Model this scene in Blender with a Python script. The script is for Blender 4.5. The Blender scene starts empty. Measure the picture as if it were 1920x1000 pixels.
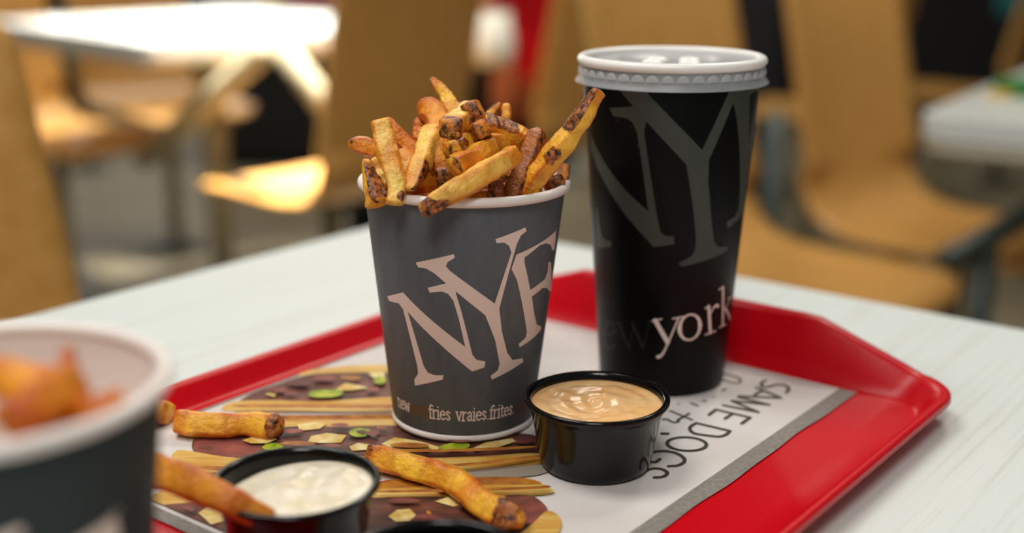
import bpy, bmesh, math, random
from mathutils import Vector, Matrix, noise
from mathutils.geometry import delaunay_2d_cdt

sc = bpy.context.scene
COL = sc.collection
PI = math.pi

# ---------------------------------------------------------------- camera
F_PX = 2344.08
CAM = Vector((0.02308, -0.56329, 0.22975))
PITCH, ROLL = 0.26701, 0.00567
_w = Vector((0, math.cos(PITCH), -math.sin(PITCH)))
_r0 = Vector((1, 0, 0)); _u0 = _r0.cross(_w)
_r = math.cos(ROLL) * _r0 + math.sin(ROLL) * _u0
_u = -math.sin(ROLL) * _r0 + math.cos(ROLL) * _u0
cd = bpy.data.cameras.new('camera'); cam = bpy.data.objects.new('camera', cd); COL.objects.link(cam)
m = Matrix.Identity(4)
for i in range(3):
    m[i][0], m[i][1], m[i][2], m[i][3] = _r[i], _u[i], -_w[i], CAM[i]
cam.matrix_world = m
cd.sensor_width = 36; cd.lens = F_PX / 1920 * 36
cd.clip_start = 0.02; cd.clip_end = 60
cd.dof.use_dof = True; cd.dof.focus_distance = 0.545; cd.dof.aperture_fstop = 3.4
sc.camera = cam

# ---------------------------------------------------------------- world, lights, exposure
sc.view_settings.view_transform = 'Standard'; sc.view_settings.look = 'None'
sc.view_settings.gamma = 1; sc.view_settings.use_curve_mapping = False
sc.view_settings.exposure = 0.0
wd = bpy.data.worlds.new('room_air'); sc.world = wd; wd.use_nodes = True
wd.node_tree.nodes['Background'].inputs[0].default_value = (1.0, 0.97, 0.92, 1)
wd.node_tree.nodes['Background'].inputs[1].default_value = 0.16

def area(name, loc, target, size, power, col, sy=None, spread=180):
    l = bpy.data.lights.new(name, 'AREA'); l.energy = power; l.color = col; l.size = size; l.spread = math.radians(spread)
    if sy: l.shape = 'RECTANGLE'; l.size_y = sy
    o = bpy.data.objects.new(name, l); COL.objects.link(o); o.location = loc
    o.rotation_euler = (Vector(target) - Vector(loc)).to_track_quat('-Z', 'Y').to_euler()
    return o
area('ceiling_panel_light', (-0.80, 0.10, 2.0), (0, 0.05, 0), 0.7, 24, (1.0, 0.98, 0.945), 0.9)
area('ceiling_panel_light', (-0.15, -1.35, 1.75), (0.05, 0.0, 0), 0.6, 18, (1.0, 0.98, 0.95), 0.7)  # unseen frontal fill, added on the camera side to brighten upright faces
area('ceiling_panel_light', (-0.80, 2.62, 2.2), (-0.78, 2.58, 0), 0.25, 15, (1.0, 0.96, 0.88), 0.25, 30)  # unseen narrow beam, added to bleach the left table top
area('ceiling_panel_light', (-0.40, 2.02, 2.2), (-0.42, 2.06, 0), 0.2, 15, (1.0, 0.95, 0.85), 0.2, 26)  # unseen narrow beam, added to whiten one chair seat
area('ceiling_panel_light', (1.0, 1.7, 2.2), (0.8, 1.6, 0), 0.6, 30, (1.0, 0.93, 0.82), 0.7)
area('ceiling_panel_light', (-0.4, 4.2, 2.2), (-0.6, 4.2, -0.7), 1.0, 34, (1.0, 0.94, 0.84), 1.0)

# ---------------------------------------------------------------- frames of reference
ANG = 0.65326                         # the seating grid is turned by this much
E1 = Vector((math.cos(ANG), -math.sin(ANG), 0)); E2 = Vector((math.sin(ANG), math.cos(ANG), 0))
def G(u, v, z=0.0): return E1 * u + E2 * v + Vector((0, 0, z))
def ray(x, y): return (_w + _r * ((x - 960) / F_PX) - _u * ((y - 500) / F_PX))
def at(x, y, z=0.0):
    d = ray(x, y); return CAM + d * ((z - CAM.z) / d.z)
def atY(x, y, Y):
    d = ray(x, y); return CAM + d * ((Y - CAM.y) / d.y)
def PD(x, y, depth): return CAM + ray(x, y) * depth
TABLE_Z = -0.006; FLOOR_Z = -0.756

# ---------------------------------------------------------------- materials
def S(r, g, b, a=1.0):
    f = lambda c: (c / 255 / 12.92) if c / 255 <= .04045 else ((c / 255 + .055) / 1.055) ** 2.4
    return (f(r), f(g), f(b), a)
def mat(name, col, rough=.5, spec=.5, **kw):
    mt = bpy.data.materials.new(name); mt.use_nodes = True
    b = mt.node_tree.nodes['Principled BSDF']
    b.inputs['Base Color'].default_value = col; b.inputs['Roughness'].default_value = rough
    b.inputs['Specular IOR Level'].default_value = spec
    for k, v in kw.items(): b.inputs[k.replace('_', ' ')].default_value = v
    b.inputs['Subsurface Scale'].default_value = .004
    return mt
def nodes(mt): return mt.node_tree.nodes, mt.node_tree.links, mt.node_tree.nodes['Principled BSDF']
def add_noise(mt, c1, c2, scale=20, detail=4, vec_scale=(1, 1, 1), lo=.35, hi=.65, bump=0, bump_scale=None, dist=.001, rot=0, coord='Object', rough_n=.6):
    N, L, b = nodes(mt)
    tc = N.new('ShaderNodeTexCoord'); mp = N.new('ShaderNodeMapping'); mp.inputs['Scale'].default_value = vec_scale
    mp.inputs['Rotation'].default_value = (0, 0, rot)
    n = N.new('ShaderNodeTexNoise'); n.inputs['Scale'].default_value = scale; n.inputs['Detail'].default_value = detail; n.inputs['Roughness'].default_value = rough_n
    r = N.new('ShaderNodeValToRGB'); r.color_ramp.elements[0].color = c1; r.color_ramp.elements[1].color = c2
    r.color_ramp.elements[0].position = lo; r.color_ramp.elements[1].position = hi
    L.new(tc.outputs[coord], mp.inputs[0]); L.new(mp.outputs[0], n.inputs['Vector']); L.new(n.outputs[0], r.inputs[0]); L.new(r.outputs[0], b.inputs['Base Color'])
    if bump:
        n2 = N.new('ShaderNodeTexNoise'); n2.inputs['Scale'].default_value = bump_scale or scale; n2.inputs['Detail'].default_value = 3
        L.new(mp.outputs[0], n2.inputs['Vector'])
        bp = N.new('ShaderNodeBump'); bp.inputs['Strength'].default_value = bump; bp.inputs['Distance'].default_value = dist
        L.new(n2.outputs[0], bp.inputs['Height']); L.new(bp.outputs[0], b.inputs['Normal'])
    return mt

M = {}
M['laminate'] = add_noise(mat('white_streaked_laminate', S(214, 219, 213), .45, .25), S(200, 202, 194), S(216, 221, 216), 9, 5, (26, .6, 1), .3, .5, rot=ANG)
M['laminate_far'] = mat('white_laminate', S(226, 228, 222), .2, .6)
M['pane_glow'] = mat('bright_window_pane', S(255, 250, 238), .3)  # glow of the added, unseen window
M['pane_glow'].node_tree.nodes['Principled BSDF'].inputs['Emission Color'].default_value = (1, .95, .85, 1); M['pane_glow'].node_tree.nodes['Principled BSDF'].inputs['Emission Strength'].default_value = 2.2
M['laminate_edge'] = mat('laminate_edge_band', S(205, 196, 172), .5)
M['tray'] = mat('glossy_red_plastic', S(200, 0, 20), .32, .32)
M['paper'] = add_noise(mat('greaseproof_paper', S(214, 207, 203), .55, .3), S(206, 196, 188), S(222, 217, 214), 14, 4, (1, 1, 1), .3, .7, bump=.25, bump_scale=60, dist=.0006)
M['print_grey'] = add_noise(mat('grey_print', S(135, 128, 120), .55, .3), S(122, 115, 107), S(142, 135, 127), 400, 3)
M['print_ink'] = mat('dark_olive_print', S(62, 58, 44), .5, .3)
M['cup_grey'] = add_noise(mat('grey_printed_board', S(88, 92, 97), .5, .3), S(84, 89, 94), S(96, 99, 103), 160, 3, (1, 1, .25), .3, .7)
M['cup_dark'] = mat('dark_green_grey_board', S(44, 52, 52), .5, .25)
M['cup_white'] = mat('white_waxed_board', S(236, 226, 218), .35, .45, Subsurface_Weight=.05)
M['logo'] = mat('cream_print', S(233, 211, 199), .42, .4)
M['logo_brown'] = mat('brown_print', S(118, 72, 22), .42, .4)
M['cup_black'] = mat('black_printed_board', S(5, 6, 6), .38, .16)
M['logo_dark'] = mat('charcoal_print', S(56, 60, 54), .4, .4)
M['logo_faint'] = mat('faint_charcoal_print', S(27, 31, 31), .4, .4)
M['lid'] = mat('frosted_plastic', S(232, 234, 234), .33, .5, Alpha=.5)
M['lid_skirt'] = mat('thin_frosted_plastic', S(222, 226, 228), .33, .5, Alpha=.26)
M['lid_ring'] = mat('frosted_plastic_ring', S(252, 248, 242), .3, .5, Subsurface_Weight=.1, Alpha=.95)
M['lid_notch'] = mat('frosted_plastic_notch', S(214, 216, 216), .35, .5, Alpha=.5)
M['blackplastic'] = mat('black_plastic', S(7, 8, 8), .16, .34)
M['drop'] = mat('water', S(250, 250, 250), .03, .5, Transmission_Weight=1.0, IOR=1.33)
M['orange_sauce'] = add_noise(mat('orange_sauce', S(252, 200, 134), .24, .5), S(250, 190, 120), S(254, 206, 146), 90, 3, (1, 1, 1), .35, .6)
M['white_sauce'] = add_noise(mat('white_sauce', S(238, 228, 205), .28, .45), S(226, 206, 164), S(236, 226, 204), 70, 3, (1, 1, 1), .3, .55)
M['bun'] = add_noise(mat('printed_bun', S(214, 168, 76), .5, .35), S(190, 128, 30), S(226, 194, 112), 60, 4, (.25, 1.6, 1), .36, .64)
M['toast'] = add_noise(mat('printed_toasted_crust', S(160, 92, 40), .5, .35), S(140, 74, 34), S(196, 130, 44), 90, 4)
M['chili'] = add_noise(mat('printed_chili', S(84, 52, 44), .5, .35), S(44, 27, 20), S(134, 78, 62), 60, 5, (.5, 1.4, 1), .33, .68)
M['sausage'] = add_noise(mat('printed_sausage', S(130, 66, 60), .5, .35), S(104, 58, 54), S(158, 84, 72), 60, 4)
M['cheese'] = add_noise(mat('printed_cheese', S(222, 196, 110), .5, .35), S(206, 160, 60), S(232, 214, 150), 120, 3)
M['onion'] = add_noise(mat('printed_onion_green', S(150, 165, 20), .5, .35), S(112, 140, 10), S(190, 190, 50), 150, 3)
M['shade_print'] = mat('printed_grey_brown', S(150, 138, 122), .5, .35)
M['ply'] = add_noise(mat('beech_plywood', S(200, 150, 80), .3, .4), S(190, 140, 70), S(208, 159, 90), 3, 4, (1, 14, 14), .3, .7)
M['ply_edge'] = mat('plywood_edge', S(150, 100, 50), .5)
M['steel_grey'] = mat('grey_green_painted_steel', S(74, 86, 82), .35, .5)
M['steel_cream'] = mat('cream_painted_steel', S(160, 150, 122), .5, .3)
M['floor'] = add_noise(mat('stone_floor', S(132, 121, 98), .5, .2), S(120, 110, 88), S(142, 131, 108), 2.0, 4)
M['wall_dark'] = mat('dark_wall_paint', S(20, 21, 20), .7)
M['wall_warm'] = mat('beige_wall_paint', S(190, 175, 150), .7)
M['navy'] = mat('navy_laminate', S(14, 20, 32), .5)
M['black_lam'] = mat('black_laminate', S(10, 11, 12), .6)
M['teal'] = mat('teal_paint', S(20, 110, 110), .5)
M['red_shirt'] = mat('red_cotton', S(190, 12, 24), .85, .2)
M['trousers'] = mat('dark_navy_denim', S(14, 18, 26), .85, .2)
M['skin'] = mat('skin', S(186, 112, 78), .5, .4, Subsurface_Weight=.1)
M['hair'] = mat('dark_hair', S(30, 20, 14), .6)
M['shoe'] = mat('dark_shoe', S(24, 24, 26), .6)
M['white_paper'] = mat('white_paper_bag', S(205, 205, 194), .7, .2)
M['green'] = mat('green_paper', S(30, 120, 50), .6)
M['amber'] = mat('amber_paper', S(220, 170, 40), .6)

def fry_material():
    mt = bpy.data.materials.new('fried_potato'); mt.use_nodes = True
    N, L, b = nodes(mt)
    at_c = N.new('ShaderNodeAttribute'); at_c.attribute_name = 'tone'
    at_s = N.new('ShaderNodeAttribute'); at_s.attribute_name = 'peel'
    tc = N.new('ShaderNodeTexCoord')
    n1 = N.new('ShaderNodeTexNoise'); n1.inputs['Scale'].default_value = 170; n1.inputs['Detail'].default_value = 6; n1.inputs['Roughness'].default_value = .65
    n2 = N.new('ShaderNodeTexNoise'); n2.inputs['Scale'].default_value = 520; n2.inputs['Detail'].default_value = 4
    n3 = N.new('ShaderNodeTexNoise'); n3.inputs['Scale'].default_value = 420; n3.inputs['Detail'].default_value = 5
    for n in (n1, n2, n3): L.new(tc.outputs['Object'], n.inputs['Vector'])
    # flesh: pale to browned blotches
    r1 = N.new('ShaderNodeValToRGB'); r1.color_ramp.elements[0].color = (.80, .66, .48, 1); r1.color_ramp.elements[0].position = .3
    r1.color_ramp.elements[1].color = (1.15, 1.15, 1.1, 1); r1.color_ramp.elements[1].position = .6
    L.new(n1.outputs[0], r1.inputs[0])
    mul = N.new('ShaderNodeMix'); mul.data_type = 'RGBA'; mul.blend_type = 'MULTIPLY'; mul.inputs['Factor'].default_value = 1
    L.new(at_c.outputs['Color'], mul.inputs['A']); L.new(r1.outputs[0], mul.inputs['B'])
    # peel: mottled brown with near-black specks
    r2 = N.new('ShaderNodeValToRGB'); e = r2.color_ramp.elements
    e[0].color = S(24, 12, 8); e[0].position = .34; e[1].color = S(204, 136, 74); e[1].position = .74
    k = r2.color_ramp.elements.new(.42); k.color = S(92, 44, 14)
    k = r2.color_ramp.elements.new(.55); k.color = S(160, 88, 28)
    L.new(n3.outputs[0], r2.inputs[0])
    # ragged mask
    ad = N.new('ShaderNodeMath'); ad.operation = 'ADD'; L.new(at_s.outputs['Fac'], ad.inputs[0])
    sb = N.new('ShaderNodeMath'); sb.operation = 'MULTIPLY_ADD'; L.new(n1.outputs[0], sb.inputs[0]); sb.inputs[1].default_value = 2.2; sb.inputs[2].default_value = -1.1
    L.new(sb.outputs[0], ad.inputs[1])
    mr = N.new('ShaderNodeMapRange'); mr.inputs['From Min'].default_value = .44; mr.inputs['From Max'].default_value = .62; L.new(ad.outputs[0], mr.inputs['Value'])
    mx = N.new('ShaderNodeMix'); mx.data_type = 'RGBA'; L.new(mr.outputs[0], mx.inputs['Factor'])
    L.new(mul.outputs['Result'], mx.inputs['A']); L.new(r2.outputs[0], mx.inputs['B']); L.new(mx.outputs['Result'], b.inputs['Base Color'])
    bp = N.new('ShaderNodeBump'); bp.inputs['Strength'].default_value = .75; bp.inputs['Distance'].default_value = .0011
    am = N.new('ShaderNodeMath'); am.operation = 'ADD'; L.new(n1.outputs[0], am.inputs[0]); L.new(n2.outputs[0], am.inputs[1])
    L.new(am.outputs[0], bp.inputs['Height']); L.new(bp.outputs[0], b.inputs['Normal'])
    b.inputs['Roughness'].default_value = .29; b.inputs['Specular IOR Level'].default_value = .5
    b.inputs['Subsurface Weight'].default_value = .05; b.inputs['Subsurface Scale'].default_value = 1.0; b.inputs['Subsurface Radius'].default_value = (.004, .002, .0008)
    return mt
M['fry'] = fry_material()

def tray_floor_bump():
    N, L, b = nodes(M['tray'])
    tc = N.new('ShaderNodeTexCoord'); mp = N.new('ShaderNodeMapping'); mp.inputs['Rotation'].default_value = (0, 0, PI / 4); mp.inputs['Scale'].default_value = (1, 1, 1)
    ck = N.new('ShaderNodeTexChecker'); ck.inputs['Scale'].default_value = 95
    nz = N.new('ShaderNodeTexNoise'); nz.inputs['Scale'].default_value = 300
    mx = N.new('ShaderNodeMath'); mx.operation = 'MULTIPLY_ADD'; mx.inputs[1].default_value = .35
    L.new(tc.outputs['Object'], mp.inputs[0]); L.new(mp.outputs[0], ck.inputs[0]); L.new(tc.outputs['Object'], nz.inputs['Vector'])
    L.new(nz.outputs[0], mx.inputs[0]); L.new(ck.outputs[1], mx.inputs[2])
    bp = N.new('ShaderNodeBump'); bp.inputs['Strength'].default_value = .5; bp.inputs['Distance'].default_value = .0005
    L.new(mx.outputs[0], bp.inputs['Height']); L.new(bp.outputs[0], b.inputs['Normal'])
tray_floor_bump()

# ---------------------------------------------------------------- object helpers
def tag(o, label=None, cat=None, group=None, kind=None):
    if label: o['label'] = label
    if cat: o['category'] = cat
    if group: o['group'] = group
    if kind: o['kind'] = kind
    return o
def empty(name, loc=(0, 0, 0), rz=0.0):
    o = bpy.data.objects.new(name, None); COL.objects.link(o); o.location = loc; o.rotation_euler = (0, 0, rz); o.empty_display_size = .02
    return o
def link(name, me, material=None, parent=None, smooth=True):
    o = bpy.data.objects.new(name, me); COL.objects.link(o)
    if material is not None and not me.materials: me.materials.append(M[material] if isinstance(material, str) else material)
    if smooth:
        for p in me.polygons: p.use_smooth = True
    if parent is not None: o.parent = parent
    return o
def mesh(name, verts, faces):
    me = bpy.data.meshes.new(name); me.from_pydata([tuple(v) for v in verts], [], faces); me.update(); return me
def fix_normals(me):
    bm = bmesh.new(); bm.from_mesh(me); bmesh.ops.recalc_face_normals(bm, faces=bm.faces); bm.to_mesh(me); bm.free(); return me
def lathe(name, prof, seg=72, closed=False):
    """prof: (r, z) list; revolved about z"""
    vs, fs = [], []; n = len(prof)
    for r, z in prof:
        for k in range(seg):
            a = 2 * PI * k / seg; vs.append((r * math.cos(a), r * math.sin(a), z))
    rows = n if closed else n - 1
    for i in range(rows):
        j = (i + 1) % n
        for k in range(seg):
            k2 = (k + 1) % seg; fs.append((i * seg + k, i * seg + k2, j * seg + k2, j * seg + k))
    me = mesh(name, vs, fs); bm = bmesh.new(); bm.from_mesh(me)
    bmesh.ops.remove_doubles(bm, verts=bm.verts, dist=1e-6); bmesh.ops.recalc_face_normals(bm, faces=bm.faces); bm.to_mesh(me); bm.free()
    return me
def bevel_box(name, sx, sy, sz, bev=.005, seg=2, off=(0, 0, 0)):
    bm = bmesh.new(); bmesh.ops.create_cube(bm, size=1)
    for v in bm.verts: v.co = Vector((v.co.x * sx + off[0], v.co.y * sy + off[1], v.co.z * sz + off[2]))
    bmesh.ops.bevel(bm, geom=list(bm.edges), offset=bev, segments=seg, affect='EDGES', profile=.5)
    me = bpy.data.meshes.new(name); bm.to_mesh(me); bm.free(); return me
def catmull(pts, n, closed=False):
    out = []; P = [Vector(p) for p in pts]; m_ = len(P)
    segs = m_ if closed else m_ - 1
    for i in range(segs):
        if closed: a, b, c, d = P[(i - 1) % m_], P[i], P[(i + 1) % m_], P[(i + 2) % m_]
        else:
            b, c = P[i], P[i + 1]
            a = P[i - 1] if i > 0 else b * 2 - c
            d = P[i + 2] if i + 2 < m_ else c * 2 - b
        for k in range(n):
            t = k / n
            out.append(.5 * ((2 * b) + (c - a) * t + (2 * a - 5 * b + 4 * c - d) * t * t + (3 * b - a - 3 * c + d) * t ** 3))
    if not closed: out.append(P[-1])
    return out
def tube(name, pts, rad, seg=14, smooth_n=6):
    path = catmull(pts, smooth_n) if len(pts) > 2 else [Vector(p) for p in pts]
    vs, fs = [], []; n = len(path); ref = None
    for i, p in enumerate(path):
        t = (path[min(i + 1, n - 1)] - path[max(i - 1, 0)]).normalized()
        if ref is None: ref = t.orthogonal().normalized()
        a = (ref - t * ref.dot(t)).normalized(); ref = a; b = t.cross(a)
        for k in range(seg):
            q = 2 * PI * k / seg; vs.append(p + (a * math.cos(q) + b * math.sin(q)) * rad)
    for i in range(n - 1):
        for k in range(seg):
            k2 = (k + 1) % seg; fs.append((i * seg + k, i * seg + k2, (i + 1) * seg + k2, (i + 1) * seg + k))
    fs.append(tuple(range(seg - 1, -1, -1))); fs.append(tuple((n - 1) * seg + k for k in range(seg)))
    return mesh(name, vs, fs)
def copy_tree(o, parent=None):
    c = o.copy(); COL.objects.link(c); c.parent = parent
    for ch in o.children: copy_tree(ch, c)
    return c

# flat shapes (print): union of 2-D polygons, triangulated finely enough to be bent onto a surface
def flat_union(polys, step=None):
    vs, fs = [], []
    for p in polys:
        i = len(vs)
        if sum(p[k - 1][0] * p[k][1] - p[k][0] * p[k - 1][1] for k in range(len(p))) < 0: p = p[::-1]
        vs += [Vector((q[0], q[1])) for q in p]; fs.append(list(range(i, i + len(p))))
    if step:
        x0 = min(v.x for v in vs); x1 = max(v.x for v in vs); y0 = min(v.y for v in vs); y1 = max(v.y for v in vs)
        g = []; y = y0 + step / 2; j = 0
        while y < y1:
            x = x0 + step * (.25 if j % 2 else .75)
            while x < x1: g.append(Vector((x, y))); x += step
            y += step; j += 1
        vs = vs + g
    r = delaunay_2d_cdt(vs, [], fs, 0, 1e-8)
    fc = [f for f, src in zip(r[2], r[5]) if src]
    used = sorted({i for f in fc for i in f}); ix = {a: b for b, a in enumerate(used)}
    return [r[0][i] for i in used], [tuple(ix[i] for i in f) for f in fc]
def densify(poly, step):
    out = []; n = len(poly)
    for i in range(n):
        a, b = Vector(poly[i]), Vector(poly[(i + 1) % n]); k = max(1, int((b - a).length / step))
        out += [a.lerp(b, j / k) for j in range(k)]
    return out
def stroke_polys(line, w):
    """line: list of 2-D points, w: width or list of widths"""
    L_ = [Vector(p) for p in line]; ws = w if isinstance(w, (list, tuple)) else [w] * len(L_); out = []
    for i, p in enumerate(L_):
        out.append([p + Vector((math.cos(a), math.sin(a))) * ws[i] / 2 for a in [2 * PI * (k + .13) / 10 for k in range(10)]])
    for i in range(len(L_) - 1):
        a, b = L_[i], L_[i + 1]; d = b - a
        if d.length < 1e-7: continue
        nn = Vector((-d.y, d.x)).normalized()
        m_ = max(1, math.ceil(d.length / .0012))            # short pieces, so that they can follow a curved wall
        for j in range(m_):
            p, q = a.lerp(b, j / m_), a.lerp(b, (j + 1) / m_); wp, wq = (ws[i] + (ws[i + 1] - ws[i]) * t / m_ for t in (j, j + 1))
            out.append([p + nn * wp / 2, p - nn * wp / 2, q - nn * wq / 2, q + nn * wq / 2])
    return out
def printed(name, polys, fn, material, parent, step=None):
    v, f = flat_union(polys, step)
    me = mesh(name, [fn(q) for q in v], f); fix_normals(me)
    return link(name, me, material, parent)

# ---------------------------------------------------------------- the setting
fl = link('floor', mesh('floor', [(-9, -3, 0), (9, -3, 0), (9, 9, 0), (-9, 9, 0)], [(0, 1, 2, 3)]), 'floor'); fl.location.z = FLOOR_Z; tag(fl, kind='structure')
wb = link('wall_back', bevel_box('wall_back', 18, .1, 3.2, .01), 'wall_dark', smooth=False); wb.location = (0, 6.6, FLOOR_Z + 1.6); tag(wb, kind='structure')
wr = link('wall_right', bevel_box('wall_right', .1, 9.6, 3.2, .01), 'wall_warm', smooth=False); wr.location = (7.5, 1.8, FLOOR_Z + 1.6); tag(wr, kind='structure')
wl = link('wall_left', bevel_box('wall_left', .1, 9.6, 3.2, .01), 'wall_warm', smooth=False); wl.location = (-7.5, 1.8, FLOOR_Z + 1.6); tag(wl, kind='structure')
wn = empty('window_1', (-1.75, 6.53, FLOOR_Z)); tag(wn, kind='structure')  # unseen window, added as a glow for the left table to mirror
for k in range(3):
    link('pane', bevel_box('pane', .94, .02, 1.4, .002, off=(-1.0 + 1.0 * k, 0, 1.5)), 'pane_glow', wn, smooth=False)
for k in range(4): link('mullion', bevel_box('mullion', .05, .05, 1.5, .004, off=(-1.5 + 1.0 * k, 0, 1.5)), 'black_lam', wn, smooth=False)
for z_ in (.77, 2.23): link('window_frame', bevel_box('window_frame', 3.05, .05, .06, .004, off=(0, 0, z_)), 'black_lam', wn, smooth=False)
def grid_obj(o, u, v, z=0.0, turn=0.0):
    o.location = G(u, v, z); o.rotation_euler = (0, 0, -ANG + turn); return o

# ---------------------------------------------------------------- our table
def rounded_slab(name, sx, sy, th, r=.03, bev=.003):
    pts = []
    for cx, cy, a0 in ((sx / 2 - r, sy / 2 - r, 0), (-sx / 2 + r, sy / 2 - r, 90), (-sx / 2 + r, -sy / 2 + r, 180), (sx / 2 - r, -sy / 2 + r, 270)):
        for k in range(9):
            a = math.radians(a0 + k * 90 / 8); pts.append((cx + r * math.cos(a), cy + r * math.sin(a)))
    n = len(pts); rings = [(-bev, 0), (0, -bev), (0, -th + bev), (-bev, -th)]
    vs, fs = [], []
    for inset, z in rings:
        for x, y in pts:
            l = math.hypot(x, y); k = 1 + inset / l; vs.append((x * k, y * k, z))
    for i in range(len(rings) - 1):
        for k in range(n): fs.append((i * n + k, (i + 1) * n + k, (i + 1) * n + (k + 1) % n, i * n + (k + 1) % n))
    fs.append(tuple(range(n))); fs.append(tuple(range(len(rings) * n - 1, (len(rings) - 1) * n - 1, -1)))
    return fix_normals(mesh(name, vs, fs))
US, VS = 1.0, 1.25                                     # table size along the grid
UC, VC = -0.328 + US / 2, 0.331 - VS / 2
tb = empty('dining_table'); grid_obj(tb, UC, VC, FLOOR_Z)
tag(tb, 'white streaked laminate table carrying the red tray', 'table')
o = link('table_top', rounded_slab('table_top', US, VS, .028), 'laminate', tb, smooth=False); o.location.z = TABLE_Z - FLOOR_Z
o = link('pedestal', tube('pedestal', [(0, 0, .02), (0, 0, .72)], .035), 'steel_grey', tb)
o = link('base_plate', lathe('base_plate', [(0, 0), (.24, 0), (.245, .006), (.24, .014), (.06, .03), (.0, .03)], 48), 'steel_grey', tb)
o = link('support_bracket', bevel_box('support_bracket', .4, .06, .02, .004, off=(0, 0, .712)), 'steel_grey', tb, smooth=False)

# ---------------------------------------------------------------- chairs, tables behind
def chair_shell():
    prof = [(.43, .425), (.415, .440), (.38, .450), (.28, .450), (.17, .446), (.09, .449), (.045, .462), (.012, .492), (-.006, .535), (-.022, .60), (-.042, .69), (-.062, .78), (-.078, .845), (-.086, .875), (-.092, .905)]
    path = catmull([(x, 0, z) for x, z in prof], 3)
    nw = 17; vs, fs = [], []; n = len(path); ln = [0]
    for i in range(1, n): ln.append(ln[-1] + (path[i] - path[i - 1]).length)
    for i, p in enumerate(path):
        d = min(ln[i], ln[-1] - ln[i]); R = .07 if ln[i] < ln[-1] / 2 else .035
        cut = 0 if d >= R else R - math.sqrt(max(0, R * R - (R - d) ** 2))
        half = .195 - cut
        for k in range(nw):
            y = -half + 2 * half * k / (nw - 1)
            curve = .022 * (y / .2) ** 2 if ln[i] > .5 else .006 * (y / .2) ** 2
            vs.append((p.x + (curve if ln[i] > .5 else 0), y, p.z + (curve if ln[i] <= .5 else 0)))
    for i in range(n - 1):
        for k in range(nw - 1): fs.append((i * nw + k, i * nw + k + 1, (i + 1) * nw + k + 1, (i + 1) * nw + k))
    me = mesh('shell', vs, fs); bm = bmesh.new(); bm.from_mesh(me); bmesh.ops.recalc_face_normals(bm, faces=bm.faces)
    geo = bmesh.ops.solidify(bm, geom=list(bm.faces), thickness=.012)
    bm.to_mesh(me); bm.free(); return me
def make_chair():
    root = empty('plywood_chair')
    link('shell', chair_shell(), 'ply', root)
    link('seat_bracket', bevel_box('seat_bracket', .22, .16, .012, .003, off=(.2, 0, .425)), 'steel_grey', root, smooth=False)
    link('post', tube('post', [(.2, 0, .01), (.2, 0, .425)], .022), 'steel_cream', root)
    fp = link('foot_plate', lathe('foot_plate', [(0, 0), (.085, 0), (.085, .008), (.03, .016), (0, .016)], 32), 'steel_grey', root)
    fp.location.x = .2
    return root
chair0 = make_chair()
def put_chair(first, u, v, turn, label, group='plywood chairs of the food hall'):
    c = chair0 if first else copy_tree(chair0)
    grid_obj(c, u, v, FLOOR_Z, turn); tag(c, label, 'chair', group); return c
# local +x is the way the sitter faces; turn 0 = faces E1, pi = faces -E1
put_chair(True, -0.665, 1.39, -.15, 'plywood chair half hidden behind the tall black drink cup')
put_chair(False, -0.543, 1.857, -.15, 'plywood chair seen right of the drink cup, tucked under the right table')
put_chair(False, -1.345, 1.40, PI - .07, 'plywood chair behind the fries with brightly lit seat to its left')
put_chair(False, -1.345, 2.085, PI - .07, 'plywood chair with the red shirted person on it')
put_chair(False, -0.63, 0.03, .1, 'plywood chair at the far left edge, nearest to the camera')
put_chair(False, -2.76, 1.40, .1, 'plywood chair behind the left white table, pale seat under the table top')
put_chair(False, -3.0, 2.0, -.2, 'plywood chair behind the diagonal cream table arm')
put_chair(False, -1.02, 3.15, PI + .2, 'shaded plywood chair beyond the right table, nearer the tall cup')
put_chair(False, -0.85, 3.85, PI + .1, 'shaded plywood chair beyond the right table, at the right edge')

tl = empty('hall_table'); grid_obj(tl, -2.14, 1.60, FLOOR_Z, -.15)
tag(tl, 'brightly lit white table with cream diagonal arms, upper left', 'table', 'tables of the food hall')
o = link('table_top', rounded_slab('table_top', .80, .78, .035, .04), 'laminate_far', tl, smooth=False); o.location.z = .75
link('edge_band', rounded_slab('edge_band', .79, .77, .018, .04), 'laminate_edge', tl, smooth=False).location.z = .716
def world_part(parent, name, me, material):
    o = link(name, me, material); bpy.context.view_layer.update(); o.parent = parent; o.matrix_parent_inverse = parent.matrix_world.inverted(); return o
bpy.context.view_layer.update()
world_part(tl, 'arm', tube('arm', [PD(495, 92, 2.5), PD(270, 300, 3.05)], .026), 'steel_cream')
world_part(tl, 'arm', tube('arm', [PD(530, 92, 2.5), G(-1.44, 1.50, -.335)], .024), 'steel_cream')
link('pedestal', tube('pedestal', [(0, 0, .015), (0, 0, .72)], .03), 'steel_cream', tl)
link('base_plate', lathe('base_plate', [(0, 0), (.2, 0), (.2, .01), (.05, .025), (0, .025)], 40), 'steel_grey', tl)

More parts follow.
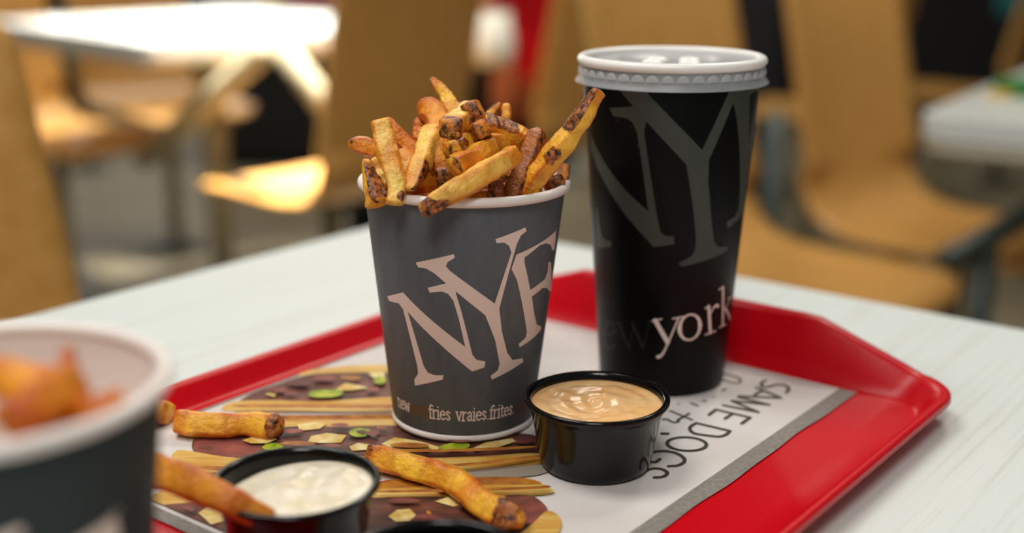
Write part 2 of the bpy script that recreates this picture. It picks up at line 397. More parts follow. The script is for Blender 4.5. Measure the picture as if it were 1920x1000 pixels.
tr = empty('hall_table'); grid_obj(tr, .155, 1.67, FLOOR_Z, .07)
tag(tr, 'white table at the right edge with a green item on it', 'table', 'tables of the food hall')
o = link('table_top', rounded_slab('table_top', .80, .92, .035, .04), 'laminate_far', tr, smooth=False); o.location.z = .75
link('edge_band', rounded_slab('edge_band', .79, .91, .018, .04), 'laminate_edge', tr, smooth=False).location.z = .716
bpy.context.view_layer.update()
world_part(tr, 'arm', tube('arm', [PD(1768, 490, 2.02), PD(1850, 447, 2.04), PD(2120, 285, 2.1)], .021), 'steel_grey')
q = PD(1850, 450, 2.04); world_part(tr, 'leg', tube('leg', [q, Vector((q.x, q.y, FLOOR_Z + .005))], .021), 'steel_grey')
link('pedestal', tube('pedestal', [(0, 0, .015), (0, 0, .72)], .03), 'steel_grey', tr)
link('base_plate', lathe('base_plate', [(0, 0), (.2, 0), (.2, .01), (.05, .025), (0, .025)], 40), 'steel_grey', tr)

q = PD(1457, 210, 2.75); po = empty('floor_post', (q.x, q.y, FLOOR_Z)); tag(po, 'grey steel post between the drink cup and the right chair', 'post')
link('tube', tube('tube', [(0, 0, .01), (0, 0, q.z - FLOOR_Z)], .022), 'steel_grey', po)
link('foot', lathe('foot', [(0, 0), (.08, 0), (.08, .008), (.03, .016), (0, .016)], 32), 'steel_grey', po)
q = PD(1703, 262, 2.95); po = empty('floor_post', (q.x, q.y, FLOOR_Z)); tag(po, 'dark steel post under the left corner of the right table', 'post')
link('tube', tube('tube', [(0, 0, .01), (0, 0, q.z - FLOOR_Z)], .022), 'black_lam', po)
link('foot', lathe('foot', [(0, 0), (.08, 0), (.08, .008), (.03, .016), (0, .016)], 32), 'black_lam', po)

# things on the right table
q = at(1912, 178, TABLE_Z)
gp = empty('snack_box', (q.x + .01, q.y, TABLE_Z), .4); tag(gp, 'small green carton on the right table', 'box')
link('carton', bevel_box('carton', .075, .06, .022, .004, off=(0, 0, .0115)), 'green', gp, smooth=False)
link('flap', bevel_box('flap', .03, .03, .006, .002, off=(-.05, .0, .0035)), 'amber', gp, smooth=False)

# dark counters and coloured fronts against the back wall
def counter(name, x0, x1, ytop_px, depth, material, label, top=.3):
    a = PD(x0, ytop_px, depth); b = PD(x1, ytop_px, depth); wdt = (b - a).length; h = top - FLOOR_Z
    r_ = empty(name, ((a.x + b.x) / 2, (a.y + b.y) / 2 + .25, FLOOR_Z)); tag(r_, label, 'cabinet')
    link('body', bevel_box('body', wdt, .5, h - .06, .01, off=(0, 0, .05 + (h - .06) / 2)), material, r_, smooth=False)
    link('worktop', bevel_box('worktop', wdt + .03, .53, .03, .006, off=(0, 0, h + .005)), 'steel_grey', r_, smooth=False)
    link('plinth', bevel_box('plinth', wdt - .05, .44, .05, .004, off=(0, 0, .025)), 'black_lam', r_, smooth=False)
    return r_
counter('service_counter', 352, 622, -200, 4.9, 'black_lam', 'black cabinet under the left white table', -.13)
counter('service_counter', 1375, 1480, -200, 4.3, 'navy', 'dark navy cabinet right of the drink cup lid')
def wallpanel(px0, px1, py0, py1, depth, material, label):
    a = PD(px0, py0, depth); b = PD(px1, py1, depth)
    r_ = empty('poster_stand', ((a.x + b.x) / 2, a.y, FLOOR_Z)); tag(r_, label, 'stand')
    link('panel', bevel_box('panel', abs(b.x - a.x), .03, abs(a.z - b.z), .004, off=(0, 0, (a.z + b.z) / 2 - FLOOR_Z)), material, r_, smooth=False)
    link('pole', tube('pole', [(0, .03, .01), (0, .03, (a.z + b.z) / 2 - FLOOR_Z)], .015), 'black_lam', r_)
    link('foot', lathe('foot', [(0, 0), (.08, 0), (.08, .01), (.02, .02), (0, .02)], 24), 'black_lam', r_).location.y = .03
wallpanel(98, 148, -160, 145, 4.9, 'teal', 'teal panel on a stand behind the left white table')
wallpanel(1890, 1960, -160, 28, 4.7, 'teal', 'teal panel on a stand in the upper right corner')

wallpanel(534, 622, -110, 24, 5.85, 'red_shirt', 'red panel on a stand just above the left white table')
wallpanel(480, 526, -110, 24, 5.85, 'amber', 'amber panel on a stand just above the left white table')

# ---------------------------------------------------------------- person on the chair behind the fries
def skin_mesh(name, pts, edges, rad, root=0, sub=2):
    me = bpy.data.meshes.new(name); me.from_pydata([tuple(p) for p in pts], edges, []); me.update()
    o = bpy.data.objects.new(name, me); COL.objects.link(o)
    sk = o.modifiers.new('skin', 'SKIN'); sk.use_smooth_shade = True
    lay = me.skin_vertices[0].data
    for i, r_ in enumerate(rad):
        lay[i].radius = r_ if isinstance(r_, tuple) else (r_, r_); lay[i].use_root = (i == root)
    s = o.modifiers.new('sub', 'SUBSURF'); s.levels = sub; s.render_levels = sub
    dg = bpy.context.evaluated_depsgraph_get(); me2 = bpy.data.meshes.new_from_object(o.evaluated_get(dg)); me2.name = name
    bpy.data.objects.remove(o); return me2
def make_person():
    root = empty('person')
    # local: +x faces forward, +y is the person's left, z above floor
    pts = [(.11, 0, .56), (.09, 0, .70), (.07, 0, .86), (.055, 0, 1.00), (.055, 0, 1.08), (.075, 0, 1.16)]
    rad = [(.12, .15), (.115, .14), (.11, .155), (.08, .12), .052, .05]
    ed = [(0, 1), (1, 2), (2, 3), (3, 4), (4, 5)]
    for s in (1, -1):
        b = len(pts)
        pts += [(.06, .17 * s, .98), (.05, .225 * s, .84), (.03, .245 * s, .71), (.16, .225 * s, .695), (.29, .17 * s, .70), (.335, .155 * s, .70)]
        rad += [.062, .05, .043, .040, .028, .024]
        ed += [(3, b), (b, b + 1), (b + 1, b + 2), (b + 2, b + 3), (b + 3, b + 4), (b + 4, b + 5)]
        b = len(pts)
        pts += [(.16, .10 * s, .54), (.36, .115 * s, .545), (.54, .12 * s, .53), (.54, .12 * s, .31), (.53, .12 * s, .09), (.63, .13 * s, .05)]
        rad += [.088, .078, .062, .052, .038, .035]
        ed += [(0, b), (b, b + 1), (b + 1, b + 2), (b + 2, b + 3), (b + 3, b + 4), (b + 4, b + 5)]
    # hands: palm plus five fingers
    body = link('body', skin_mesh('body', pts, ed, rad), 'skin', root)
    for s in (1, -1):
        hp = [(.335, .155 * s, .70), (.385, .135 * s, .70)]; hr = [(.022, .016), (.036, .014)]; he = [(0, 1)]
        for k in range(4):
            b = len(hp); y = .135 * s + (k - 1.5) * .018; ln_ = (.06, .072, .068, .05)[k]
            hp += [(.405, y, .70), (.405 + ln_ * .6, y, .694), (.405 + ln_, y, .676)]; hr += [.0085, .008, .007]; he += [(1, b), (b, b + 1), (b + 1, b + 2)]
        b = len(hp); hp += [(.365, .135 * s - .035 * s, .695), (.395, .135 * s - .052 * s, .685)]; hr += [.0095, .008]; he += [(0, b), (b, b + 1)]
        link('hand', skin_mesh('hand', hp, he, hr), 'skin', root)
    # head
    bm = bmesh.new(); bmesh.ops.create_uvsphere(bm, u_segments=24, v_segments=16, radius=1)
    for v in bm.verts:
        x, y, z = v.co; k = 1 - .22 * max(0, -z) ** 1.5
        v.co = Vector((x * .098 * k + .012 * max(0, -z), y * .076 * k, z * .118)) + Vector((.09, 0, 1.27))
    me = bpy.data.meshes.new('head'); bm.to_mesh(me); bm.free(); head = link('head', me, 'skin', root)
    def blob(name, c, s, mt, par):
        bm = bmesh.new(); bmesh.ops.create_uvsphere(bm, u_segments=12, v_segments=8, radius=1)
        for v in bm.verts: v.co = Vector((v.co.x * s[0] + c[0], v.co.y * s[1] + c[1], v.co.z * s[2] + c[2]))
        me = bpy.data.meshes.new(name); bm.to_mesh(me); bm.free(); return link(name, me, mt, par)
    blob('nose', (.192, 0, 1.255), (.018, .013, .026), 'skin', head)
    blob('mouth', (.178, 0, 1.212), (.01, .024, .006), 'red_shirt', head)
    for s in (1, -1):
        blob('eye', (.172, .03 * s, 1.282), (.01, .013, .008), 'hair', head); blob('ear', (.085, .078 * s, 1.265), (.018, .01, .03), 'skin', head)
    bm = bmesh.new(); bmesh.ops.create_uvsphere(bm, u_segments=24, v_segments=16, radius=1)
    bmesh.ops.delete(bm, geom=[v for v in bm.verts if v.co.z < -.25 or (v.co.x > .55 and v.co.z < .45)], context='VERTS')
    for v in bm.verts: v.co = Vector((v.co.x * .108, v.co.y * .086, v.co.z * .126)) + Vector((.084, 0, 1.28))
    me = bpy.data.meshes.new('hair'); bm.to_mesh(me); bm.free(); link('hair', me, 'hair', root)
    # clothes
    sp = [(.11, 0, .60), (.09, 0, .70), (.07, 0, .86), (.055, 0, 1.00), (.055, 0, 1.06)]; sr = [(.142, .178), (.135, .165), (.13, .175), (.095, .135), .066]
    se = [(0, 1), (1, 2), (2, 3), (3, 4)]
    for s in (1, -1):
        b = len(sp); sp += [(.06, .17 * s, .98), (.053, .21 * s, .875)]; sr += [.082, .072]; se += [(3, b), (b, b + 1)]
    link('shirt', skin_mesh('shirt', sp, se, sr), 'red_shirt', root)
    tp = [(.11, 0, .555)]; trr = [(.12, .17)]; te = []
    for s in (1, -1):
        b = len(tp); tp += [(.16, .10 * s, .545), (.36, .115 * s, .55), (.54, .12 * s, .535), (.545, .12 * s, .31), (.535, .12 * s, .11)]
        trr += [.1, .09, .075, .066, .06]; te += [(0, b), (b, b + 1), (b + 1, b + 2), (b + 2, b + 3), (b + 3, b + 4)]
    link('trousers', skin_mesh('trousers', tp, te, trr), 'trousers', root)
    for s in (1, -1):
        link('shoe', skin_mesh('shoe', [(.51, .12 * s, .05), (.60, .125 * s, .045), (.70, .135 * s, .035)], [(0, 1), (1, 2)], [(.048, .045), (.045, .04), (.036, .028)]), 'shoe', root)
    return root
per = make_person(); grid_obj(per, -1.40, 2.03, FLOOR_Z + .004, PI - .07)
tag(per, 'seated person in red short sleeved shirt and dark trousers, seen past the fries', 'person')
# white bag on the sitter's thigh
bag = empty('paper_bag'); q = PD(927, 122, 2.83); bag.location = q; bag.rotation_euler = (0, 0, .3); bag.scale = (1, 1, .8); tag(bag, 'small white paper bag beside the red shirted person', 'bag')
def bag_mesh():
    vs, fs = [], []; rows = [(.040, .028, 0), (.042, .03, .04), (.040, .026, .09), (.036, .012, .125), (.036, .006, .14)]
    for a, b, z in rows:
        for k in range(16):
            t = 2 * PI * k / 16; c, s = math.cos(t), math.sin(t)
            vs.append((a * math.copysign(abs(c) ** .4, c) + .003 * noise.noise(Vector((k, z * 40, 0))), b * math.copysign(abs(s) ** .4, s) + .003 * noise.noise(Vector((k, z * 40, 5))), z))
    for i in range(len(rows) - 1):
        for k in range(16): fs.append((i * 16 + k, i * 16 + (k + 1) % 16, (i + 1) * 16 + (k + 1) % 16, (i + 1) * 16 + k))
    fs.append(tuple(range(15, -1, -1))); fs.append(tuple(64 + k for k in range(16)))
    return mesh('bag_body', vs, fs)
link('bag_body', bag_mesh(), 'white_paper', bag); link('folded_top', bevel_box('folded_top', .078, .012, .02, .003, off=(0, 0, .14)), 'white_paper', bag, smooth=False)
# white lump built in place of a blurred bright highlight
q = at(1075, 338, FLOOR_Z)
bm = bmesh.new(); bmesh.ops.create_icosphere(bm, subdivisions=3, radius=.05)
for v in bm.verts: v.co *= 1 + .35 * noise.noise(v.co * 40)
me = bpy.data.meshes.new('crumpled_napkin'); bm.to_mesh(me); bm.free(); o = link('crumpled_napkin', me, 'white_paper', smooth=False); o.location = q + Vector((0, 0, .045))
tag(o, 'crumpled white napkin on the floor between the two cups', 'napkin')

# ---------------------------------------------------------------- red tray
TUC, TVC = .030, -.026                                   # tray centre on the grid
def make_tray():
    hu, hv = .155, .199
    def outline(hu_, hv_, r, n=10, per_side=26):
        pts = []
        cs = [(hu_ - r, hv_ - r, 0), (-hu_ + r, hv_ - r, 90), (-hu_ + r, -hv_ + r, 180), (hu_ - r, -hv_ + r, 270)]
        for i, (cx, cy, a0) in enumerate(cs):
            arc = [(cx + r * math.cos(math.radians(a0 + k * 90 / n)), cy + r * math.sin(math.radians(a0 + k * 90 / n))) for k in range(n + 1)]
            pts += arc
            nx, ny, na = cs[(i + 1) % 4]; e = (nx + r * math.cos(math.radians(na)), ny + r * math.sin(math.radians(na)))
            for k in range(1, per_side): t = k / per_side; pts.append((arc[-1][0] * (1 - t) + e[0] * t, arc[-1][1] * (1 - t) + e[1] * t))
        return pts
    def rise(u, v):        # ends of the tray stand higher, with sloping shoulders
        if abs(v) < .167: return 0
        s = (.132 - abs(u)) / (.132 - .075); s = max(0, min(1, s))
        return s
    zs, ze = .0105, .030
    def zr(u, v, k): return zs + (ze - zs) * rise(u, v) * k
    # rings: (shrink from outer, height function)
    rings = [(-.0205, lambda u, v: -.0008, .022), (-.0180, lambda u, v: .0004, .022), (-.0150, lambda u, v: (zs * .35 + (ze - zs) * .3 * rise(u, v)), .024),
             (-.0085, lambda u, v: zr(u, v, 1) - .0022, .027), (-.0068, lambda u, v: zr(u, v, 1) - .0003, .028), (-.0020, lambda u, v: zr(u, v, 1), .030), (0, lambda u, v: zr(u, v, 1) - .0014, .031), (0.0002, lambda u, v: zr(u, v, 1) - .0042, .031),
             (-.0016, lambda u, v: zr(u, v, 1) - .0042, .030), (-.003, lambda u, v: zr(u, v, 1) - .0026, .030), (-.0075, lambda u, v: zr(u, v, 1) - .0036, .028), (-.0165, lambda u, v: -.0022, .022), (-.0210, lambda u, v: -.0036, .022)]
    vs, fs = [], []; n = None
    for ins, zf, r in rings:
        side = .0
        o_ = outline(hu + ins * .62, hv + ins * 1.0, r)
        ref = outline(hu, hv, .031)
        n = len(o_)
        for (u, v), (ru, rv) in zip(o_, ref): vs.append((u, v, zf(ru, rv)))
    for i in range(len(rings) - 1):
        for k in range(n): fs.append((i * n + k, i * n + (k + 1) % n, (i + 1) * n + (k + 1) % n, (i + 1) * n + k))
    # floor inside and underneath
    fs.append(tuple(range(n))); fs.append(tuple((len(rings) - 1) * n + k for k in range(n - 1, -1, -1)))
    return fix_normals(mesh('tray_shell', vs, fs))
tray = empty('serving_tray'); grid_obj(tray, TUC, TVC, 0); tag(tray, 'glossy red plastic serving tray with raised ends under the food', 'tray')
ts = link('tray_shell', make_tray(), 'tray', tray)
for su in (-1, 1):
    link('foot_ridge', bevel_box('foot_ridge', .008, .26, .0026, .001, off=(su * .12, 0, -.0047)), 'tray', tray, smooth=False)

# ---------------------------------------------------------------- printed paper liner
PZ = 0.0
lin = empty('paper_liner'); tag(lin, 'printed greaseproof paper liner lying in the red tray', 'paper')
def liner_mesh():
    u0, u1, v0, v1 = -.107, .1362, -.158, .1505; nu, nv = 40, 48; vs, fs = [], []
    for j in range(nv + 1):
        for i in range(nu + 1):
            u = u0 + (u1 - u0) * i / nu; v = v0 + (v1 - v0) * j / nv
            if i == nu: u += .0005 * math.sin(v * 60) + .0003 * math.sin(v * 130)
            vs.append(G(u, v, PZ))
    for j in range(nv):
        for i in range(nu): a = j * (nu + 1) + i; fs.append((a, a + 1, a + nu + 2, a + nu + 1))
    return mesh('sheet', vs, fs)
link('sheet', liner_mesh(), 'paper', lin)
_layer = [1]
def on_paper(z): return lambda q: Vector((q[0], q[1], z))
def px_poly(pts, k=5, smooth=True):
    P2 = [at(x, y, PZ).to_2d() for x, y in pts]
    if smooth: P2 = [v.to_2d() for v in catmull([v.to_3d() for v in P2], k, True)]
    return P2
def clip_liner(poly):
    lim = [(E1.to_2d(), .1262), (-E1.to_2d(), .1065), (E2.to_2d(), .1495), (-E2.to_2d(), .1495)]
    for nn, d in lim:
        out = []
        for i in range(len(poly)):
            a, b = poly[i], poly[(i + 1) % len(poly)]; da, db = a.dot(nn) - d, b.dot(nn) - d
            if da <= 0: out.append(a)
            if da * db < 0: out.append(a.lerp(b, da / (da - db)))
        poly = out
    return poly
def pr(name, pts, material, smooth=True):
    z = PZ + .00006 * _layer[0] + .0001; _layer[0] += 1
    return printed(name, [clip_liner(px_poly(pts, 5, smooth))], on_paper(z), material, lin)
# dog at the back
pr('printed_bun', [(560, 702), (600, 692), (720, 684), (900, 690), (900, 700), (720, 701), (600, 706)], 'bun')
pr('printed_filling', [(440, 762), (470, 740), (520, 722), (560, 708), (600, 701), (720, 699), (800, 702), (800, 745), (725, 750), (600, 754), (500, 756)], 'chili')
pr('printed_bun', [(415, 768), (440, 754), (520, 752), (600, 754), (720, 746), (820, 748), (815, 775), (730, 776), (600, 774), (480, 774), (430, 772)], 'bun')
# middle dog
pr('printed_crust', [(470, 790), (510, 781), (600, 780), (740, 779), (740, 790), (600, 791), (500, 794)], 'toast')
pr('printed_bun', [(480, 797), (520, 790), (640, 789), (740, 788), (740, 801), (640, 803), (500, 806)], 'bun')
pr('printed_filling', [(360, 836), (372, 822), (430, 818), (480, 810), (540, 802), (640, 802), (745, 800), (840, 810), (985, 815), (1014, 830), (1016, 850), (900, 858), (760, 860), (640, 856), (480, 864), (400, 864), (368, 852)], 'chili')
pr('printed_sausage', [(363, 838), (372, 824), (420, 820), (470, 826), (490, 842), (470, 856), (410, 860), (370, 852)], 'sausage')
pr('printed_bun', [(322, 862), (334, 847), (365, 850), (430, 860), (520, 864), (640, 857), (780, 861), (900, 858), (1006, 852), (1014, 862), (1008, 873), (850, 889), (700, 888), (520, 892), (400, 894), (345, 886)], 'bun')
pr('printed_shadow', [(850, 890), (930, 880), (1012, 874), (1040, 880), (1000, 895), (900, 900), (840, 899)], 'shade_print')
# front dog
pr('printed_bun', [(280, 940), (310, 922), (370, 928), (500, 925), (700, 912), (900, 908), (1005, 909), (1036, 921), (1034, 928), (990, 933), (850, 936), (700, 937), (500, 942), (380, 946), (300, 950)], 'bun')
pr('printed_crust', [(690, 914), (740, 902), (850, 898), (960, 898), (1000, 903), (1014, 911), (960, 912), (850, 912), (740, 918)], 'toast')
pr('printed_filling', [(290, 960), (330, 948), (500, 942), (700, 937), (900, 934), (985, 932), (1008, 939), (1024, 958), (1010, 985), (960, 1010), (800, 1030), (500, 1040), (330, 1010), (300, 985)], 'chili')
pr('printed_sausage', [(975, 955), (1000, 945), (1022, 952), (1026, 964), (1012, 980), (985, 985), (970, 972)], 'sausage')
pr('printed_bun', [(960, 1015), (1000, 985), (1024, 963), (1042, 967), (1053, 982), (1046, 1005), (1010, 1040), (900, 1060), (900, 1030)], 'bun')
# cheese, onion and potato bits
for pts in ([(583, 822), (612, 816), (650, 820), (640, 834), (600, 835), (578, 832)], [(558, 800), (590, 796), (614, 798), (600, 808), (562, 812)], [(655, 842), (672, 835), (694, 838), (690, 848), (660, 850)],
            [(628, 736), (648, 722), (672, 727), (692, 731), (660, 736)], [(498, 744), (510, 737), (520, 741), (514, 749)], [(728, 974), (745, 962), (768, 960), (780, 972), (768, 982), (742, 984)],
            [(815, 946), (840, 938), (872, 940), (880, 950), (850, 956)], [(372, 968), (395, 954), (412, 958), (420, 984), (396, 990)], [(715, 838), (740, 826), (790, 834), (830, 846), (800, 853), (740, 850)],
            [(884, 848), (910, 836), (960, 828), (968, 834), (930, 846), (890, 852)], [(690, 705), (720, 702), (722, 716), (700, 714)], [(455, 832), (480, 824), (520, 830), (500, 838), (470, 838)], [(445, 998), (470, 985), (480, 1010), (455, 1020)]):
    pr('printed_cheese', pts, 'cheese', False)
for pts in ([(578, 748), (590, 739), (640, 738), (636, 749), (600, 752)], [(492, 845), (510, 838), (532, 842), (524, 850), (502, 852)], [(655, 818), (668, 810), (690, 812), (696, 818), (684, 826), (664, 826)],
            [(822, 846), (850, 838), (880, 840), (872, 850), (840, 852)], [(700, 720), (716, 712), (724, 722), (712, 728)]):
    pr('printed_onion', pts, 'onion')
pr('printed_onion_core', [(668, 818), (676, 814), (688, 817), (680, 822)], 'chili')
random.seed(21)
def blot(cx, cy, rx, ry, material):
    pr('printed_chunk', [(cx + rx * math.cos(a) * random.uniform(.6, 1.2), cy + ry * math.sin(a) * random.uniform(.6, 1.2)) for a in [2 * PI * k / 8 for k in range(8)]], material)
for cx, cy, rx, ry, mk in ((520, 738, 22, 5, 'sausage'), (560, 726, 26, 5, 'chili'), (610, 718, 20, 5, 'sausage'), (660, 716, 22, 4, 'toast'), (545, 746, 16, 3, 'sausage'), (700, 738, 14, 4, 'sausage'),
                           (545, 818, 22, 5, 'sausage'), (560, 842, 30, 5, 'toast'), (620, 846, 22, 4, 'sausage'), (700, 822, 16, 6, 'sausage'), (715, 812, 14, 3, 'toast'), (770, 846, 40, 5, 'toast'), (860, 836, 30, 4, 'sausage'), (985, 838, 18, 6, 'sausage'), (640, 808, 20, 3, 'sausage'),
                           (755, 952, 30, 6, 'sausage'), (800, 985, 34, 7, 'sausage'), (880, 962, 30, 6, 'sausage'), (930, 945, 26, 4, 'toast'), (350, 968, 22, 6, 'sausage'), (940, 985, 24, 6, 'chili')):
    blot(cx, cy, rx, ry, mk)
for pts in ([(440, 772), (520, 771), (640, 772), (740, 771), (740, 778), (640, 778), (520, 777), (450, 776)], [(350, 887), (440, 889), (640, 884), (850, 884), (1000, 868), (1009, 872), (900, 886), (760, 892), (520, 896), (400, 896)],
            [(720, 935), (850, 931), (985, 928), (1025, 925), (1030, 929), (985, 933), (850, 937), (720, 939)], [(700, 857), (850, 856), (1000, 850), (1008, 853), (900, 860), (760, 862)]):
    pr('printed_crust', pts, 'toast')
# grey border bands
def band(u0, v0, u1, v1):
    z = PZ + .00008
    n = 40; vs = []
    for k in range(n + 1):
        t = k / n
        if abs(v1 - v0) > abs(u1 - u0):
            v = v0 + (v1 - v0) * t; wv = .0005 * math.sin(v * 60) + .0003 * math.sin(v * 130) if u0 > 0 else 0
            vs += [G(u0, v, z), G(u1 + wv, v, z)]
        else:
            u = u0 + (u1 - u0) * t; vs += [G(u, v0, z), G(u, v1, z)]
    link('grey_border', mesh('grey_border', vs, [(2 * k, 2 * k + 1, 2 * k + 3, 2 * k + 2) for k in range(n)]), 'print_grey', lin)
band(.1272, -.155, .1361, .1500); band(-.1069, -.155, -.1042, .150); band(-.104, -.1578, .127, -.1515)
# lettering, centre lines followed on the paper
def zz(x, y): return at(1180 + x / 4.3467, 690 + y / 4.3467, PZ).to_2d()
def letter(lines, w=.0017, k=4):
    polys = []
    for ln_ in lines:
        curve = len(ln_) > 5
        p2 = [zz(*q) for q in ln_]
        if curve: p2 = [v.to_2d() for v in catmull([v.to_3d() for v in p2], k)]
        polys += stroke_polys(p2, w)
    z = PZ + .0005
    printed('printed_letter', polys, on_paper(z), 'print_ink', lin)
letter([[(1112, 108), (1078, 126), (1080, 152), (1112, 162), (1160, 152), (1212, 140), (1262, 146), (1294, 164), (1298, 186), (1278, 206)]])
letter([[(1035, 165), (1236, 250), (895, 236)], [(1090, 190), (1020, 224)]])
letter([[(890, 243), (1140, 306), (836, 274), (1050, 366), (765, 310)]])
letter([[(705, 345), (985, 410)], [(705, 345), (648, 390)], [(842, 378), (780, 420)], [(985, 410), (915, 460)]])
letter([[(545, 455), (820, 520)], [(545, 455), (500, 484), (494, 512), (530, 540), (600, 552), (660, 560), (735, 566), (790, 548), (820, 520)]])
letter([[(468 + 160 * math.cos(2 * PI * k / 24), 627 + 55 * math.sin(2 * PI * k / 24) + 6 * math.cos(2 * PI * k / 24)) for k in range(25)]], k=2)
letter([[(110, 745), (150, 705), (205, 690), (300, 685), (390, 705), (446, 745), (442, 778), (392, 803), (320, 808)], [(140, 770), (215, 776), (250, 750)]])
letter([[(40, 850), (90, 858), (130, 845), (200, 826), (262, 832), (306, 856), (300, 880), (262, 897), (205, 900)]])
letter([[(760, 48), (860, 75), (906, 100), (888, 130), (820, 120), (765, 105)]], .0011)
letter([[(330, 355), (512, 430)], [(488, 378), (392, 432)]], .0012)
letter([[(270, 428), (300, 424), (330, 438), (360, 450), (392, 446), (405, 440)]], .0012)
letter([[(270, 542), (310, 542)]], .0022)
letter([[(758, 190), (784, 178)]], .0012); letter([[(500, 292), (560, 315)]], .0010); letter([[(596, 276), (626, 274)]], .0011); letter([[(684, 246), (694, 244)]], .0008); letter([[(396, 302), (404, 300)]], .0009)

# ---------------------------------------------------------------- cups: cone helpers
class Cone:
    def __init__(s, c, r0, z0, r1, z1, tilt=0.0): s.c = Vector(c); s.R = Matrix.Rotation(-tilt, 3, 'Y'); s.r0, s.z0, s.r1, s.z1 = r0, z0, r1, z1; s.k = (r1 - r0) / (z1 - z0)
    def r(s, z): return s.r0 + s.k * (z - s.z0)
    def hit(s, px, py):
        d = s.R @ ray(px, py); o_ = s.R @ (CAM - s.c)
        A = s.r0 + s.k * (o_.z - s.z0); B = s.k * d.z
        a = d.x ** 2 + d.y ** 2 - B * B; b = 2 * (o_.x * d.x + o_.y * d.y - A * B); c_ = o_.x ** 2 + o_.y ** 2 - A * A
        D = b * b - 4 * a * c_
        t = (-b - math.sqrt(max(0, D))) / (2 * a)
        p = o_ + d * t
        return math.atan2(p.y, p.x), p.z
    def uvp(s, px, py):
        th, z = s.hit(px, py); th = (th + PI / 2 + PI) % (2 * PI) - PI
        return Vector((th * .04, z))
    def pos(s, q, eps=.00012):
        th = q[0] / .04 - PI / 2; rr = s.r(q[1]) + eps
        return Vector((rr * math.cos(th), rr * math.sin(th), q[1]))

H1 = .1167
def make_fries_cup(name, with_print=True):
    root = empty(name)
    zb, zt = .0035, H1 - .0035; rb, rt = .0338, .0462
    link('cup_wall', lathe('cup_wall', [(rb - .0003, .0022), (rb, .0028), (rb + (rt - rb) * .5, (zb + zt) / 2), (rt, zt), (rt - .0002, zt + .0008)], 96), 'cup_grey', root)
    link('cup_lining', lathe('cup_lining', [(0, .010), (rb - .0028, .010), (rb - .0018, .0102), (rt - .0006, zt + .001)], 96), 'cup_white', root)
    R = .0022; rc = .0490 - R
    link('rolled_rim', lathe('rolled_rim', [(rc + R * math.cos(a), H1 - R + R * math.sin(a)) for a in [2 * PI * k / 14 for k in range(14)]], 96, True), 'cup_white', root)
    link('base_ring', lathe('base_ring', [(rb - .0015, 0), (rb + .0001, 0), (rb + .0004, .0010), (rb + .0002, .0030), (rb - .0006, .0031), (rb - .0015, .0028)], 96, True), 'cup_white', root)
    return root, Cone((0, 0, .0016), rb, zb, rt, zt, .011)
cup1, cone1 = make_fries_cup('fries_cup'); cup1.location = (0, 0, .0016); cup1.rotation_euler = (0, .011, 0)
tag(cup1, 'grey paper cup printed NYF, full of fries, centre of the tray', 'cup', 'grey fries cups')
def z2(x, y): return cone1.uvp(660 + x / 1.852, 320 + y / 1.852)
LOGO = {
 'N': [(123,437),(178,423),(393,612),(372,520),(352,452),(334,428),(312,420),(270,424),(263,407),(325,392),(356,402),(362,430),(380,490),(408,600),(418,640),(432,657),(463,663),(460,683),(417,698),(194,490),(222,585),(250,680),(264,702),(288,711),(318,711),(315,726),(219,747),(217,726),(230,706),(228,682),(194,545),(178,482),(163,461),(130,453)],
 'Y': [(222,319),(354,290),(357,303),(332,318),(326,332),(340,348),(495,462),(553,285),(545,262),(528,250),(502,252),(498,238),(601,197),(606,209),(586,226),(572,255),(548,340),(511,480),(520,560),(538,632),(556,658),(591,651),(594,664),(485,726),(481,713),(506,693),(512,672),(497,590),(462,502),(325,390),(288,358),(258,340),(230,336)],
 'F': [(570,292),(640,258),(688,226),(706,209),(706,240),(701,277),(694,277),(688,258),(672,252),(650,260),(598,302),(598,320),(618,415),(650,392),(668,378),(678,350),(681,318),(689,318),(691,380),(690,418),(684,420),(676,408),(660,408),(623,438),(632,500),(640,535),(657,542),(655,553),(581,614),(578,602),(602,580),(606,560),(572,380),(553,342)]}
logo_parts = []
for i, (ch, pts) in enumerate(LOGO.items()):
    poly = densify([z2(*q) for q in pts], .0012)
    logo_parts.append(printed('logo_letter', [poly], lambda q, e=i: cone1.pos(q, .00012 + .00003 * e), 'logo', cup1, .0016))
c0 = z2(709, 206)
printed('registered_mark', stroke_polys([(c0.x + .0009 * math.cos(2 * PI * k / 14), c0.y + .0009 * math.sin(2 * PI * k / 14)) for k in range(15)], .00025), lambda q: cone1.pos(q), 'logo', cup1)

